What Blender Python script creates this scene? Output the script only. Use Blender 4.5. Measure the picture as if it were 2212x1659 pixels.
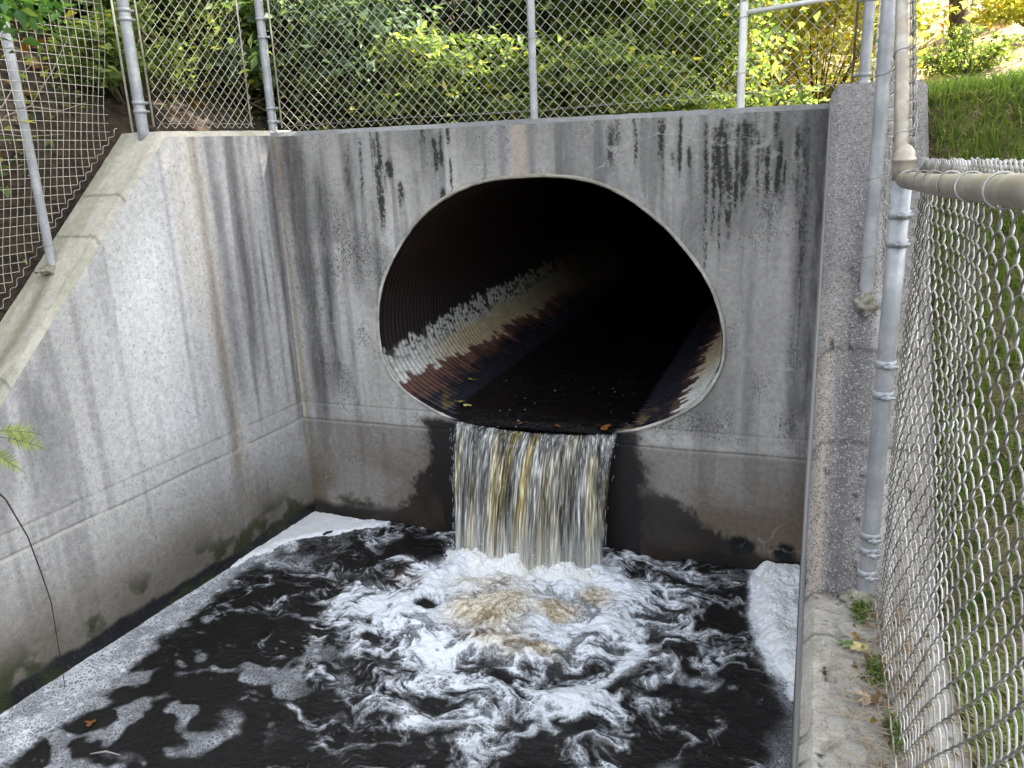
import bpy, math, random
import numpy as np
from mathutils import Matrix, Vector
R = math.radians
random.seed(7)
rng = np.random.default_rng(11)
S = bpy.context.scene
for o in list(bpy.data.objects): bpy.data.objects.remove(o)

# ------------------------------------------------------------------ camera, sky, sun, exposure
cd = bpy.data.cameras.new('camera'); cam = bpy.data.objects.new('camera', cd); S.collection.objects.link(cam); S.camera = cam
YAW, PITCH, ROLL = -.35741363, -.28400709, -.04246035
cf = Vector((math.sin(YAW)*math.cos(PITCH), math.cos(YAW)*math.cos(PITCH), math.sin(PITCH)))
cr = Vector((math.cos(YAW), -math.sin(YAW), 0)); cu = cr.cross(cf)
cr2 = math.cos(ROLL)*cr + math.sin(ROLL)*cu; cu2 = -math.sin(ROLL)*cr + math.cos(ROLL)*cu
m = Matrix((cr2, cu2, -cf)).transposed().to_4x4(); m.translation = Vector((3.666, -5.139, 2.8)); cam.matrix_world = m
cd.sensor_width = 36; cd.lens = 36*1771.4/2212; cd.clip_start = .05; cd.clip_end = 500

SUN_EL, SUN_AZ = 48, 62
w = bpy.data.worlds.new('World'); S.world = w; w.use_nodes = True
nt = w.node_tree; sky = nt.nodes.new('ShaderNodeTexSky'); sky.sky_type = 'NISHITA'; sky.sun_disc = False
sky.sun_elevation = R(SUN_EL); sky.sun_rotation = R(SUN_AZ); sky.dust_density = 2.5; sky.ozone_density = .8; sky.air_density = 1.0
hs = nt.nodes.new('ShaderNodeHueSaturation'); hs.inputs['Saturation'].default_value = .28
bg = nt.nodes['Background']; bg.inputs[1].default_value = .15
nt.links.new(sky.outputs[0], hs.inputs['Color']); nt.links.new(hs.outputs[0], bg.inputs[0])
sl = bpy.data.lights.new('sun', 'SUN'); sl.energy = 4.8; sl.angle = R(.5); sl.color = (1, .93, .82)
so = bpy.data.objects.new('sun', sl); S.collection.objects.link(so)
sd = Vector((math.sin(R(SUN_AZ))*math.cos(R(SUN_EL)), math.cos(R(SUN_AZ))*math.cos(R(SUN_EL)), math.sin(R(SUN_EL))))
so.rotation_euler = sd.to_track_quat('Z', 'Y').to_euler()
S.view_settings.view_transform = 'Standard'; S.view_settings.look = 'None'; S.view_settings.exposure = 2.42; S.view_settings.gamma = 1
S.cycles.max_bounces = 8; S.cycles.transparent_max_bounces = 12; S.cycles.use_denoising = True
S.cycles.sample_clamp_indirect = 8; S.cycles.caustics_reflective = False; S.cycles.caustics_refractive = False

# ------------------------------------------------------------------ numpy noise
def h2(i, j, s):
    n = (i.astype(np.int64)*374761393 + j.astype(np.int64)*668265263 + s*1274126177) & 0xffffffff
    n = ((n ^ (n >> 13))*1103515245) & 0xffffffff
    n = ((n ^ (n >> 15))*2246822519) & 0xffffffff
    return ((n ^ (n >> 16)) & 0xffff)/65535.
def vn(x, y, s=0):
    x = np.asarray(x, float); y = np.asarray(y, float); x, y = np.broadcast_arrays(x, y)
    i = np.floor(x); j = np.floor(y); fx = x-i; fy = y-j
    fx = fx*fx*(3-2*fx); fy = fy*fy*(3-2*fy)
    a = h2(i, j, s); b = h2(i+1, j, s); c = h2(i, j+1, s); d = h2(i+1, j+1, s)
    return (a*(1-fx)+b*fx)*(1-fy)+(c*(1-fx)+d*fx)*fy
def fbm(x, y, s=0, o=4):
    t = 0; a = .5; n = 0
    for k in range(o): t = t + a*vn(x*2**k, y*2**k, s+k*17); n += a; a *= .5
    return t/n
def ss(a, b, x):
    t = np.clip((x-a)/(b-a), 0, 1); return t*t*(3-2*t)
def worley(x, y, s=0):
    i = np.floor(x); j = np.floor(y); f1 = np.full(x.shape, 9.); f2 = f1.copy()
    for di in (-1, 0, 1):
        for dj in (-1, 0, 1):
            a = i+di; b = j+dj
            d = np.hypot(a+h2(a, b, s)-x, b+h2(a, b, s+5)-y)
            f2 = np.minimum(f2, np.maximum(f1, d)); f1 = np.minimum(f1, d)
    return f1, f2
def lerp(c, d, t):
    t = np.clip(t, 0, 1)[..., None]; return c*(1-t)+np.asarray(d, float)*t

# ------------------------------------------------------------------ mesh helpers
def mk(name, V, F, mat, parent=None, smooth=True, col=None, fa=None):
    V = np.ascontiguousarray(V, np.float32).reshape(-1, 3)
    me = bpy.data.meshes.new(name)
    if isinstance(F, np.ndarray):
        F = np.ascontiguousarray(F, np.int32); n, k = F.shape
        me.vertices.add(len(V)); me.vertices.foreach_set('co', V.ravel())
        me.loops.add(n*k); me.loops.foreach_set('vertex_index', F.ravel())
        me.polygons.add(n); me.polygons.foreach_set('loop_start', np.arange(0, n*k, k, dtype=np.int32))
        me.update(calc_edges=True); me.validate()
    else:
        me.from_pydata([tuple(map(float, v)) for v in V], [], F)
    if smooth: me.polygons.foreach_set('use_smooth', np.ones(len(me.polygons), bool))
    if col is not None:
        c = np.ones((len(V), 4), np.float32); cc = np.asarray(col).reshape(len(V), -1); c[:, :cc.shape[1]] = cc
        a = me.color_attributes.new('col', 'FLOAT_COLOR', 'POINT'); a.data.foreach_set('color', c.ravel())
    for k2, v in (fa or {}).items():
        a = me.attributes.new(k2, 'FLOAT', 'POINT'); a.data.foreach_set('value', np.ascontiguousarray(v, np.float32).ravel())
    me.materials.append(mat)
    o = bpy.data.objects.new(name, me); S.collection.objects.link(o)
    if parent is not None: o.parent = parent; o.matrix_parent_inverse = parent.matrix_world.inverted()
    return o
def tag(o, label=None, cat=None, group=None, kind=None):
    for k, v in (('label', label), ('category', cat), ('group', group), ('kind', kind)):
        if v: o[k] = v
    return o
def empty(name, loc, label, cat, group=None):
    o = bpy.data.objects.new(name, None); o.location = loc; S.collection.objects.link(o)
    o.matrix_world = Matrix.Translation(Vector(loc)); return tag(o, label, cat, group)
def gridF(nu, nv, closeu=False, closev=False):
    a = np.arange(nu*nv).reshape(nu, nv)
    if closeu: a = np.vstack([a, a[:1]])
    if closev: a = np.hstack([a, a[:, :1]])
    return np.stack([a[:-1, :-1], a[1:, :-1], a[1:, 1:], a[:-1, 1:]], -1).reshape(-1, 4)
class B:                     # a bag of quads (tubes, boxes, grids) that becomes one mesh
    def __init__(s): s.V = []; s.F = []; s.n = 0
    def add(s, V, F):
        V = np.asarray(V, float).reshape(-1, 3); s.V.append(V); s.F.append(np.asarray(F)+s.n); s.n += len(V); return s
    def tube(s, P, r, k=6, ref=None, cap=True):
        P = np.asarray(P, float); n = len(P); r = np.broadcast_to(np.asarray(r, float), (n,))
        T = np.gradient(P, axis=0); T /= np.linalg.norm(T, axis=1, keepdims=True)+1e-12
        if ref is None: ref = (0, 0, 1) if abs(T[:, 2]).mean() < .8 else (1, 0, 0)
        a = np.cross(T, np.asarray(ref, float)); a /= np.linalg.norm(a, axis=1, keepdims=True)+1e-12; b = np.cross(T, a)
        th = np.linspace(0, 2*np.pi, k, endpoint=False)
        V = P[:, None]+r[:, None, None]*(np.cos(th)[None, :, None]*a[:, None]+np.sin(th)[None, :, None]*b[:, None])
        if cap:
            V = np.concatenate([np.repeat(P[:1, None], k, 1), V, np.repeat(P[-1:, None], k, 1)]); n += 2
        return s.add(V, gridF(n, k, closev=True))
    def box(s, lo, hi):
        x0, y0, z0 = lo; x1, y1, z1 = hi
        V = [(x, y, z) for x in (x0, x1) for y in (y0, y1) for z in (z0, z1)]
        return s.add(V, [(0, 1, 3, 2), (4, 6, 7, 5), (0, 4, 5, 1), (2, 3, 7, 6), (0, 2, 6, 4), (1, 5, 7, 3)])
    def build(s, name, mat, parent=None, smooth=True, **k):
        return mk(name, np.concatenate(s.V), np.concatenate(s.F).astype(np.int32), mat, parent, smooth, **k)

# ------------------------------------------------------------------ material helpers
class M:
    def __init__(s, name):
        s.m = bpy.data.materials.new(name); s.m.use_nodes = True; s.t = s.m.node_tree; s.p = s.t.nodes['Principled BSDF']; s.out = s.t.nodes['Material Output']
        s.p.inputs['Specular IOR Level'].default_value = .3
    def n(s, typ, **k):
        x = s.t.nodes.new(typ)
        for a, b in k.items(): setattr(x, a, b)
        return x
    def L(s, a, b): s.t.links.new(a, b)
    def val(s, x, inp):
        if hasattr(x, 'links'): s.L(x, inp)
        else: inp.default_value = x
    def attr(s, name, fac=False):
        a = s.n('ShaderNodeAttribute', attribute_name=name); return a.outputs['Fac' if fac else 'Color']
    def pos(s, sc=(1, 1, 1)):
        g = s.n('ShaderNodeTexCoord'); mp = s.n('ShaderNodeMapping'); mp.inputs['Scale'].default_value = sc
        s.L(g.outputs['Object'], mp.inputs[0]); return mp.outputs[0]
    def noise(s, scale, detail=4, rough=.55, vec=None, out='Fac'):
        x = s.n('ShaderNodeTexNoise'); x.inputs['Scale'].default_value = scale; x.inputs['Detail'].default_value = detail; x.inputs['Roughness'].default_value = rough
        s.L(vec if vec is not None else s.pos(), x.inputs['Vector']); return x.outputs[out]
    def vor(s, scale, feat='F1', vec=None, out='Distance', rnd=1):
        x = s.n('ShaderNodeTexVoronoi', feature=feat); x.inputs['Scale'].default_value = scale; x.inputs['Randomness'].default_value = rnd
        s.L(vec if vec is not None else s.pos(), x.inputs['Vector']); return x.outputs[out]
    def rng(s, x, a, b, c=0., d=1.):
        r = s.n('ShaderNodeMapRange'); r.interpolation_type = 'SMOOTHSTEP'; s.val(x, r.inputs[0])
        for i, v in enumerate((a, b, c, d)): s.val(v, r.inputs[i+1])
        return r.outputs[0]
    def math(s, op, a, b=0.):
        r = s.n('ShaderNodeMath', operation=op); s.val(a, r.inputs[0]); s.val(b, r.inputs[1]); return r.outputs[0]
    def mix(s, f, a, b, mode='MIX'):
        r = s.n('ShaderNodeMix', data_type='RGBA', blend_type=mode); s.val(f, r.inputs[0])
        for v, i in ((a, 6), (b, 7)):
            if not hasattr(v, 'links'): v = tuple(v)+(1,) if len(v) == 3 else v
            s.val(v, r.inputs[i])
        return r.outputs[2]
    def bump(s, h, strength=.3, dist=.01, nrm=None):
        b = s.n('ShaderNodeBump'); b.inputs['Strength'].default_value = strength; b.inputs['Distance'].default_value = dist
        s.L(h, b.inputs['Height'])
        if nrm is not None: s.L(nrm, b.inputs['Normal'])
        return b.outputs[0]
    def set(s, **k):
        for a, v in k.items(): s.val(tuple(v)+(1,) if isinstance(v, (tuple, list)) and len(v) == 3 else v, s.p.inputs[a.replace('_', ' ')])
        return s.m

def concrete_mat(name, agg=0., fine=1.):
    m = M(name); agg0 = agg; agg = m.math('MULTIPLY', m.attr('agg', True), agg) if agg else 0; c = m.attr('col')
    n1 = m.noise(28, 6, .7); c = m.mix(1., c, m.mix(m.rng(n1, .3, .7), (.83, .83, .84), (1.13, 1.13, 1.12)), 'MULTIPLY')
    n2 = m.noise(150*fine, 3, .6); c = m.mix(1., c, m.mix(m.rng(n2, .36, .66), (.9, .9, .9), (1.09, 1.09, 1.08)), 'MULTIPLY')
    pit = m.vor(70*fine); pit = m.math('SUBTRACT', pit, m.math('MULTIPLY', m.noise(150, 2), .22))
    pm = m.rng(pit, -.02, .03, 1, 0)
    pm = m.math('MULTIPLY', pm, m.rng(m.noise(5, 3), .46, .7))
    c = m.mix(pm, c, (.02, .019, .018))
    h = m.math('SUBTRACT', m.math('MULTIPLY', n2, .35), pm)
    if agg0:
        v = m.vor(210, 'F1', out='Color'); hv = m.n('ShaderNodeSeparateColor'); m.L(v, hv.inputs[0])
        g = m.rng(hv.outputs[0], .72, 1.); c = m.mix(m.math('MULTIPLY', g, m.math('MULTIPLY', agg, .6)), c, (.46, .45, .43))
        g2 = m.rng(hv.outputs[1], .7, .95); c = m.mix(m.math('MULTIPLY', g2, m.math('MULTIPLY', agg, .8)), c, (.06, .056, .054))
        g3 = m.rng(m.vor(260, 'F1', out='Distance'), .2, .6); c = m.mix(m.math('MULTIPLY', g3, m.math('MULTIPLY', agg, .35)), c, (.06, .055, .055))
        h = m.math('ADD', h, m.math('MULTIPLY', m.vor(210), .5))
    wet = m.attr('wet', True)
    rg = m.math('SUBTRACT', .9, m.math('MULTIPLY', wet, .4))
    return m.set(Base_Color=c, Roughness=rg, Normal=m.bump(h, .45, .004))
def metal_mat(name, c1, c2, rough=.45, met=.6, stain=None):
    m = M(name); c = m.mix(m.rng(m.noise(9, 5, .7), .35, .7), c1, c2)
    c = m.mix(m.math('MULTIPLY', m.rng(m.noise(60, 3, .6, m.pos((1, 1, .15))), .5, .8), .35), c, [x*.6 for x in c1])
    if stain: c = m.mix(m.rng(m.noise(4, 3, .6), .55, .72, 0, .6), c, stain)
    return m.set(Base_Color=c, Roughness=rough, Metallic=met, Normal=m.bump(m.noise(140, 3), .15, .002))
galv = metal_mat('galvanised steel', (.27, .283, .30), (.41, .42, .435), .5, .35)
galv_pale = metal_mat('pale galvanised steel', (.30, .265, .215), (.45, .415, .36), .42, .35, (.42, .33, .22))
wire_m = metal_mat('zinc wire', (.17, .16, .145), (.50, .49, .47), .38, .45)
wire_old = metal_mat('weathered wire', (.4, .36, .3), (.62, .58, .5), .45, .35)
galv_sunlit = metal_mat('galvanised steel painted sunlit', (.55, .55, .52), (.72, .72, .69), .4, .2)  # paler copy of the galvanised steel, glaring sunlight put into its colour
rust_m = metal_mat('rusty steel', (.16, .11, .08), (.25, .2, .17), .7, .3)

# ------------------------------------------------------------------ geometry of the place (metres; x along the headwall, y into the pipe, z up from the pool)
TL, TH, TR_, LEDGE = 2.965, 2.95, 3.0, 1.357
WD = 3.705
AL = 1.47498743
dl = np.array([-math.cos(AL), -math.sin(AL), 0]); nl = np.array([-math.sin(AL), math.cos(AL), 0])   # along the left wing wall towards us; outwards
dr = np.array([0, -1., 0]); nr = np.array([1., 0, 0])
def ltop(s): return np.maximum(LEDGE, np.where(s < .94, TL, TL-.9835*(s-.94)))
def rtop(s): return np.maximum(LEDGE, np.where(s < .94, TR_, TR_-1.0*(s-.94)))

# ---- paint: concrete colours as functions of position
def streaks(u, v, s, fu=14., fv=.8): return fbm(u*fu, v*fv, s, 5)
def paint_head(x, z):
    c = np.zeros(x.shape+(3,))+np.array([.40, .393, .385])
    lo = fbm(x*1.6, z*1.3, 3, 4); c *= (.58+.78*lo)[..., None]; c = c*np.array([1.02, 1., .965])
    c = lerp(c, (.16, .155, .15), ss(.52, .7, fbm(x*2.6, z*1.7, 5, 5))*.5)
    st = streaks(x, z, 21, 9, .7); c = lerp(c, (.45, .45, .455), ss(.52, .78, st)*.6)
    st = streaks(x, z, 31, 16, 1.1); k = ss(.5, .72, st)*(.35+.5*ss(1.4, 2.9, z)); c = lerp(c, (.1, .098, .098), k*.75)
    top = ss(2.2, 2.95, z+.5*(fbm(x*5, z*.8, 41)-.5)); c = lerp(c, (.13, .13, .12), top*.5)
    # black lichen specks below the top edge
    g = np.random.default_rng(5); dr_ = np.zeros_like(x); spk = .45*fbm(x*120, z*75, 51, 3)+.35*fbm(x*48, z*12, 52, 3)+.2*fbm(x*9, z*5, 55)
    for cx, sp_, n_, l0, l1, a_ in ((.95, .12, 9, .15, .7, .9), (1.3, .08, 6, .1, .45, .8), (.6, .05, 3, .2, .5, .6), (2.5, .06, 4, .15, .4, .7), (3.15, .16, 16, .2, .75, 1.), (3.42, .1, 7, .15, .6, .9), (3.08, .05, 4, .8, 1.3, .75), (3.62, .04, 4, .4, 1.6, .7), (2.85, .05, 3, .1, .35, .6)):
        for _ in range(n_):
            c0 = cx+g.normal()*sp_; w0 = g.uniform(.008, .032); ln = g.uniform(l0, l1); st_ = g.uniform(0, .12) if g.random() < .7 else g.uniform(.1, .4)
            k = np.exp(-((x-c0-.02*(fbm(z*4, x*0+c0*9, 56, 2)-.5))/w0)**2)*ss(TH-st_-ln, TH-st_-ln*.4, z)*ss(TH-st_+.04, TH-st_-.04, z); dr_ = np.maximum(dr_, k*a_*g.uniform(.6, 1))
    c = lerp(c, (.05, .05, .045), dr_*.45); c = lerp(c, (.022, .023, .016), ss(.42, .62, spk+.42*(dr_-.45))*ss(.08, .4, dr_)*.95)
    c = lerp(c, (.06, .058, .055), ss(.64, .72, .6*fbm(x*150, z*120, 53, 2)+.4*fbm(x*5, z*4, 54, 2))*.75)
    # dark run-offs
    for cx, w2, z0, z1, a in ((.35, .05, 1.2, 2.6, .8), (.22, .05, .9, 2.8, .7), (.62, .06, 1.9, 2.7, .6), (.78, .03, 1.6, 2.4, .6), (1.12, .05, 2.2, 2.95, .4), (2.2, .18, 2.55, 2.95, .35), (2.42, .1, 2.45, 2.8, .55), (3.6, .05, 1.0, 2.95, .6), (3.68, .05, .2, 2.95, .75), (2.95, .03, 1.9, 2.6, .4), (3.05, .05, .5, 1.2, .3), (3.32, .035, .9, 2.0, .35), (.5, .03, .6, 1.5, .4)):
        wv = .03*(fbm(z*2.5, x*0+cx, 71)-.5)
        k = np.exp(-(((x-cx+wv)/w2)**2))*ss(z0-.25, z0+.1, z)*ss(z1+.3, z1-.1, z); c = lerp(c, (.065, .063, .065), k*a*(.5+fbm(x*40, z*8, 77)))
    k = np.exp(-((x-(1.85+.01*np.sin(z*5)))/.055)**4); c = lerp(c, (.37, .31, .25), k*.8)
    for cx in (1.75, 1.945): c = lerp(c, (.14, .13, .14), np.exp(-((x-cx)/.03)**2)*.6)
    # corner with the wing wall: dark band, pale mortar line
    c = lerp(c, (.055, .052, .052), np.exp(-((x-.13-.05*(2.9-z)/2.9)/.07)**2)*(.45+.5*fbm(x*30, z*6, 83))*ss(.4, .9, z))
    c = lerp(c, (.25, .2, .15), np.exp(-((x-.035)/.022)**2)*.7)
    c = lerp(c, (.46, .44, .3), np.exp(-((x-.012)/.014)**2)*ss(1.7, 1.2, z)*.85*ss(.3, .5, fbm(x*50, z*12, 85)))
    # joint lines
    for zz, a in ((.82+.012*(fbm(x*3, x*0, 91)-.5), .8), (.955, .35)):
        c = lerp(c, (.05, .048, .045), np.exp(-((z-zz)/.006)**2)*a*ss(.35, .5, fbm(x*4, z*0, 93)+.15)); c = lerp(c, (.5, .49, .46), np.exp(-((z-zz+.014)/.009)**2)*a*.5)
    # lower pour, dirtier
    lowm = ss(.86, .78, z); c = lerp(c, (.13, .115, .1), lowm*.62)
    c = lerp(c, (.12, .09, .065), lowm*ss(.35, .65, fbm(x*2.2, z*3, 99))*.85*ss(.8, .3, z))
    # wet, nearly black concrete around the fall
    n = .16*(fbm(x*6, z*5, 101)-.5)+.10*(fbm(x*38, z*30, 102, 3)-.5)
    wl = ss(-.02, .08, x+n-(1.0-.0*z))*ss(.93, .87, z+.3*n)*(x < 1.9)
    wl2 = ss(.0, .12, (x-.55)+n*1.4 - .75*np.clip(z-.08, 0, 1)**.6)*(x < 1.9)*ss(.7, .5, z)
    wr = ss(-.03, .09, (2.72+.1*(.7-z))+n-x)*(x > 1.9)*ss(.95, .88, z+.3*n)
    wr2 = ss(0, .12, 3.75-2.1*np.clip(z-.02, 0, 2)**.8*.75+n*1.5-x)*(x > 1.9)*ss(.62, .42, z)
    wet = np.clip(np.maximum.reduce([wl, wl2, wr, wr2*.92]), 0, 1)
    wet = np.maximum(wet, ss(.17, .08, z+.08*(fbm(x*5, z*5, 107)-.5)))
    wet = np.maximum(wet, (x > .72)*(x < 3.)*ss(.06, 0, z-.0)*1.)
    c = lerp(c, (.010, .009, .009), wet*.985)
    c = lerp(c, (.05, .035, .024), wet*ss(.4, .7, fbm(x*3, z*3, 111))*.6*(np.abs(x-1.9) > .75))
    c = lerp(c, (.02, .022, .008), ss(.5, .62, fbm(x*7, z*9, 117)+.35*np.exp(-((x-.42)/.22)**2-((z-.16)/.07)**2)-.05)*ss(.3, .12, z)*(x < .8)*.9)
    for cx, cz, w2 in ((3.33, .17, .1), (3.6, .15, .09)): c = lerp(c, (.008, .008, .008), ss(.3, .7, np.exp(-((x-cx)/w2)**2-((z-cz)/.08)**2)+.5*(fbm(x*20, z*20, 119)-.5)))
    # fine white hairline efflorescence
    f1, f2 = worley(x*3+.6*fbm(x*6, z*6, 121), z*3+.6*fbm(x*6, z*6, 123), 9)
    c = lerp(c, (.5, .5, .48), ss(.022, .0, f2-f1)*ss(.55, .7, fbm(x*2, z*2, 127))*.4*(1-wet))
    return c, wet
def paint_left(s, z, face):
    c = np.zeros(s.shape+(3,))+np.array([.44, .435, .43])
    lo = fbm(s*1.3, z*1.1, 203, 4); c *= (.72+.52*lo)[..., None]
    top = ltop(s); d = top-z
    g = np.exp(-((s-1.2)/.42)**2); c = lerp(c, (.66, .66, .67), g*.85*ss(.05, .6, d)*ss(.75, 1.2, z))
    c = lerp(c, (.56, .53, .47), np.exp(-((s-.86-.02*d)/.12)**2)*.75*ss(1.6, .6, d))
    st = streaks(s, z, 211, 9, .6); c = lerp(c, (.47, .47, .49), ss(.5, .75, st)*.55)
    st = streaks(s, z, 221, 13, .8); c = lerp(c, (.15, .148, .155), ss(.5, .72, st)*(.4+.4*np.exp(-((s-.25)/.4)**2))*(1-.75*g))
    c = lerp(c, (.17, .17, .18), ss(.5, .68, fbm(s*5+z*.6, z*1.1, 225))*ss(1.5, 1.9, s)*ss(1.2, .2, d)*.6)
    wv = .03*(fbm(z*2, s*0, 231)-.5)
    for cx, w2, a, co, sl_, z0 in ((.735, .035, .75, (.22, .175, .13), .0, .6), (.68, .018, .7, (.47, .42, .35), 0, .6), (.8, .02, .5, (.5, .45, .38), 0, 1.5), (.6, .06, .65, (.13, .125, .13), 0, 1.2), (.42, .05, .8, (.11, .1, .1), 0, 1.4), (.32, .03, .6, (.13, .12, .12), 0, 1.1), (.15, .02, .5, (.15, .145, .15), 0, 1.), (.05, .025, .85, (.1, .085, .075), 0, .8), (1.02, .016, .5, (.2, .2, .21), 0, 1.0), (1.52, .012, .35, (.2, .2, .21), 0, .6), (1.95, .014, .3, (.2, .2, .21), 0, .4)):
        k = np.exp(-(((s-cx+wv-sl_)/w2)**2))*ss(z0-.3, z0+.2, z); c = lerp(c, co, k*a*(.6+.6*fbm(s*45, z*9, 237)))
    for zz, a in ((.825+.02*(fbm(s*2.5, s*0, 241)-.5), .7), (.955, .45)):
        c = lerp(c, (.08, .075, .07), np.exp(-((z-zz)/.006)**2)*a*ss(.35, .5, fbm(s*3, z*0, 243)+.12)); c = lerp(c, (.55, .54, .51), np.exp(-((z-zz+.018)/.014)**2)*a*.7)
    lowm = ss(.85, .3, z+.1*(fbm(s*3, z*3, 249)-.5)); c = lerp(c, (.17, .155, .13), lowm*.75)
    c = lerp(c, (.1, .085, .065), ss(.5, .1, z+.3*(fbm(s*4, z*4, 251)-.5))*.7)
    n = .09*(fbm(s*7, z*6, 257)-.5)
    wet = ss(.13, .09, z+n); c = lerp(c, (.006, .006, .009), wet*.985)
    c = lerp(c, (.02, .028, .006), ss(.55, .68, fbm(s*6, z*7, 261)+.12*np.exp(-((s-2.4)/.3)**2))*ss(.4, .15, z)*.85)
    sp = fbm(s*150, z*130, 263, 2); c = lerp(c, (.1, .09, .08), ss(.74, .8, sp)*.5)
    f1, f2 = worley(s*3+.8*fbm(s*6, z*6, 265), z*2.4+.8*fbm(s*6, z*6, 267), 19)
    c = lerp(c, (.55, .55, .52), ss(.022, 0., f2-f1)*ss(.52, .7, fbm(s*2, z*2, 269))*.45*ss(1.1, .8, z))
    return c, wet
def paint_cope(s, u, zt, seed, dark):     # u across the top, zt height
    c = np.zeros(s.shape+(3,))+np.array([.36, .34, .29] if not dark else [.25, .235, .225])
    c *= (.7+.6*fbm(s*2.5, u*5, seed, 4))[..., None]
    if not dark:
        c = lerp(c, (.17, .155, .115), np.exp(-((u-.2+.03*np.sin(s*7))/.045)**2)*ss(1.65, 1.8, s)*.9)
        c = lerp(c, (.2, .21, .14), ss(.5, .7, fbm(s*5, u*9, seed+9))*.5)
        for q_ in (1.3, 1.52, 2.2): c = lerp(c, (.07, .065, .06), np.exp(-((s-q_+.02*(fbm(u*12, s*0, seed+2)-.5))/.006)**2)*.7)
    else:
        c = lerp(c, (.09, .085, .09), np.exp(-((u-.12+.03*np.sin(s*3))/.055)**2)*ss(1.1, 1.6, s)*.8)
        c = lerp(c, (.5, .47, .45), np.exp(-((u-.22+.015*np.sin(s*5))/.028)**2)*ss(1.3, 1.7, s)*ss(2.58, 2.4, s)*.75)
        c = lerp(c, (.4, .34, .25), np.exp(-((u-.31)/.06)**2)*ss(1.6, 1.9, s)*.45)
        c = lerp(c, (.42, .35, .27), np.exp(-((u-.03)/.025)**2)*ss(1.6, 2.1, s)*.6)
        c = lerp(c, (.34, .325, .29), ss(2.58, 2.64, s)*.8)
        c = lerp(c, (.5, .49, .45), ss(.5, .75, fbm(s*4, u*6, seed+21))*ss(2.6, 2.7, s)*.6)
        for q_ in (1.93, 2.2, 2.585, 2.83): c = lerp(c, (.05, .045, .04), np.exp(-((s-q_+.025*(fbm(u*14, s*0, seed+3)-.5))/.007)**2)*.85*ss(.3, .5, fbm(u*25, s*6, seed+5)+.1))
        f1, f2 = worley(s*14+fbm(s*30, u*30, 5), u*11, seed); c = lerp(c, (.02, .018, .016), ss(.16, .08, f1)*ss(.5, .6, fbm(s*6, u*8, seed+31))*ss(1.3, 1.8, s)*.95)
        c = lerp(c, (.62, .6, .58), ss(.02, 0, np.abs(u-.22-.08*(fbm(s*8, s*0, seed+41)-.5)))*ss(1.05, 1.1, s)*ss(1.25, 1.2, s)*.8)
    return c
def wing(name, origin, d, n, topf, S1, left, label):
    root = empty(name, tuple(origin+d*1.2), label, 'retaining wall', 'concrete wing walls')
    ns = int(S1/.008); s = np.concatenate([[-.25], np.linspace(0, S1, ns)]); top = topf(np.maximum(s, 0))
    nz = 330; zz = np.linspace(0, 1, nz)**.9; ch = .035
    SS = np.repeat(s[:, None], nz, 1); Z = -.5+(top[:, None]-ch+.5)*zz[None]
    P = origin+SS[..., None]*d+Z[..., None]*np.array([0, 0, 1.])
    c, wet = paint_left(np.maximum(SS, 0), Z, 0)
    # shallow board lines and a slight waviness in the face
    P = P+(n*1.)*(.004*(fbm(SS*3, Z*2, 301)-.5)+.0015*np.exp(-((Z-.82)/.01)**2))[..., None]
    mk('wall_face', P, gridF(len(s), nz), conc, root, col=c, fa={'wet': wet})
    us = np.concatenate([[0], np.linspace(ch, .37, 60), [.395, .395, .395]]); dz = np.concatenate([[-ch], np.zeros(60), [-.03, -1.2, -3.4]])
    if not left: us = np.concatenate([[0], np.linspace(ch*.8, .365, 60), [.39, .39, .39]])
    SS = np.repeat(s[:, None], len(us), 1); U = np.repeat(us[None], len(s), 0)
    Z = topf(np.maximum(SS, 0))+dz[None]
    rough = .006*(fbm(SS*10, U*10, 311)-.5)+.004*(fbm(SS*40, U*40, 313)-.5)
    if not left: rough = rough-.014*ss(.17, .09, worley(SS*9+1.3*fbm(SS*22, U*22, 5), U*8, 333)[0])*ss(1.2, 1.8, SS)
    edge = (.006*(fbm(SS*25, U*0, 317)-.6))*(np.exp(-((U-.0)/.03)**2))
    Z = Z+np.where(dz[None] > -.5, rough+edge, 0)
    P = origin+SS[..., None]*d+U[..., None]*n+Z[..., None]*np.array([0, 0, 1.])
    mk('coping', P, gridF(len(s), len(us)), conc if left else conc_agg, root, col=paint_cope(SS, U, Z, 400+50*(not left), not left), fa={'wet': SS*0, 'agg': 1-.72*ss(2.56, 2.66, SS)*(.6+.8*fbm(SS*5, U*7, 335))})
    return root
conc = concrete_mat('weathered concrete'); conc_agg = concrete_mat('exposed aggregate concrete', 1.)
wing('wing_wall', np.zeros(3), dl, nl, ltop, 4.6, True, 'pale concrete wing wall on the left with brown streak and sloping coping')
wing('wing_wall', np.array([WD, 0, 0.]), dr, nr, rtop, 6.4, False, 'rough aggregate wing wall on the right stepping down to a low ledge')

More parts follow.
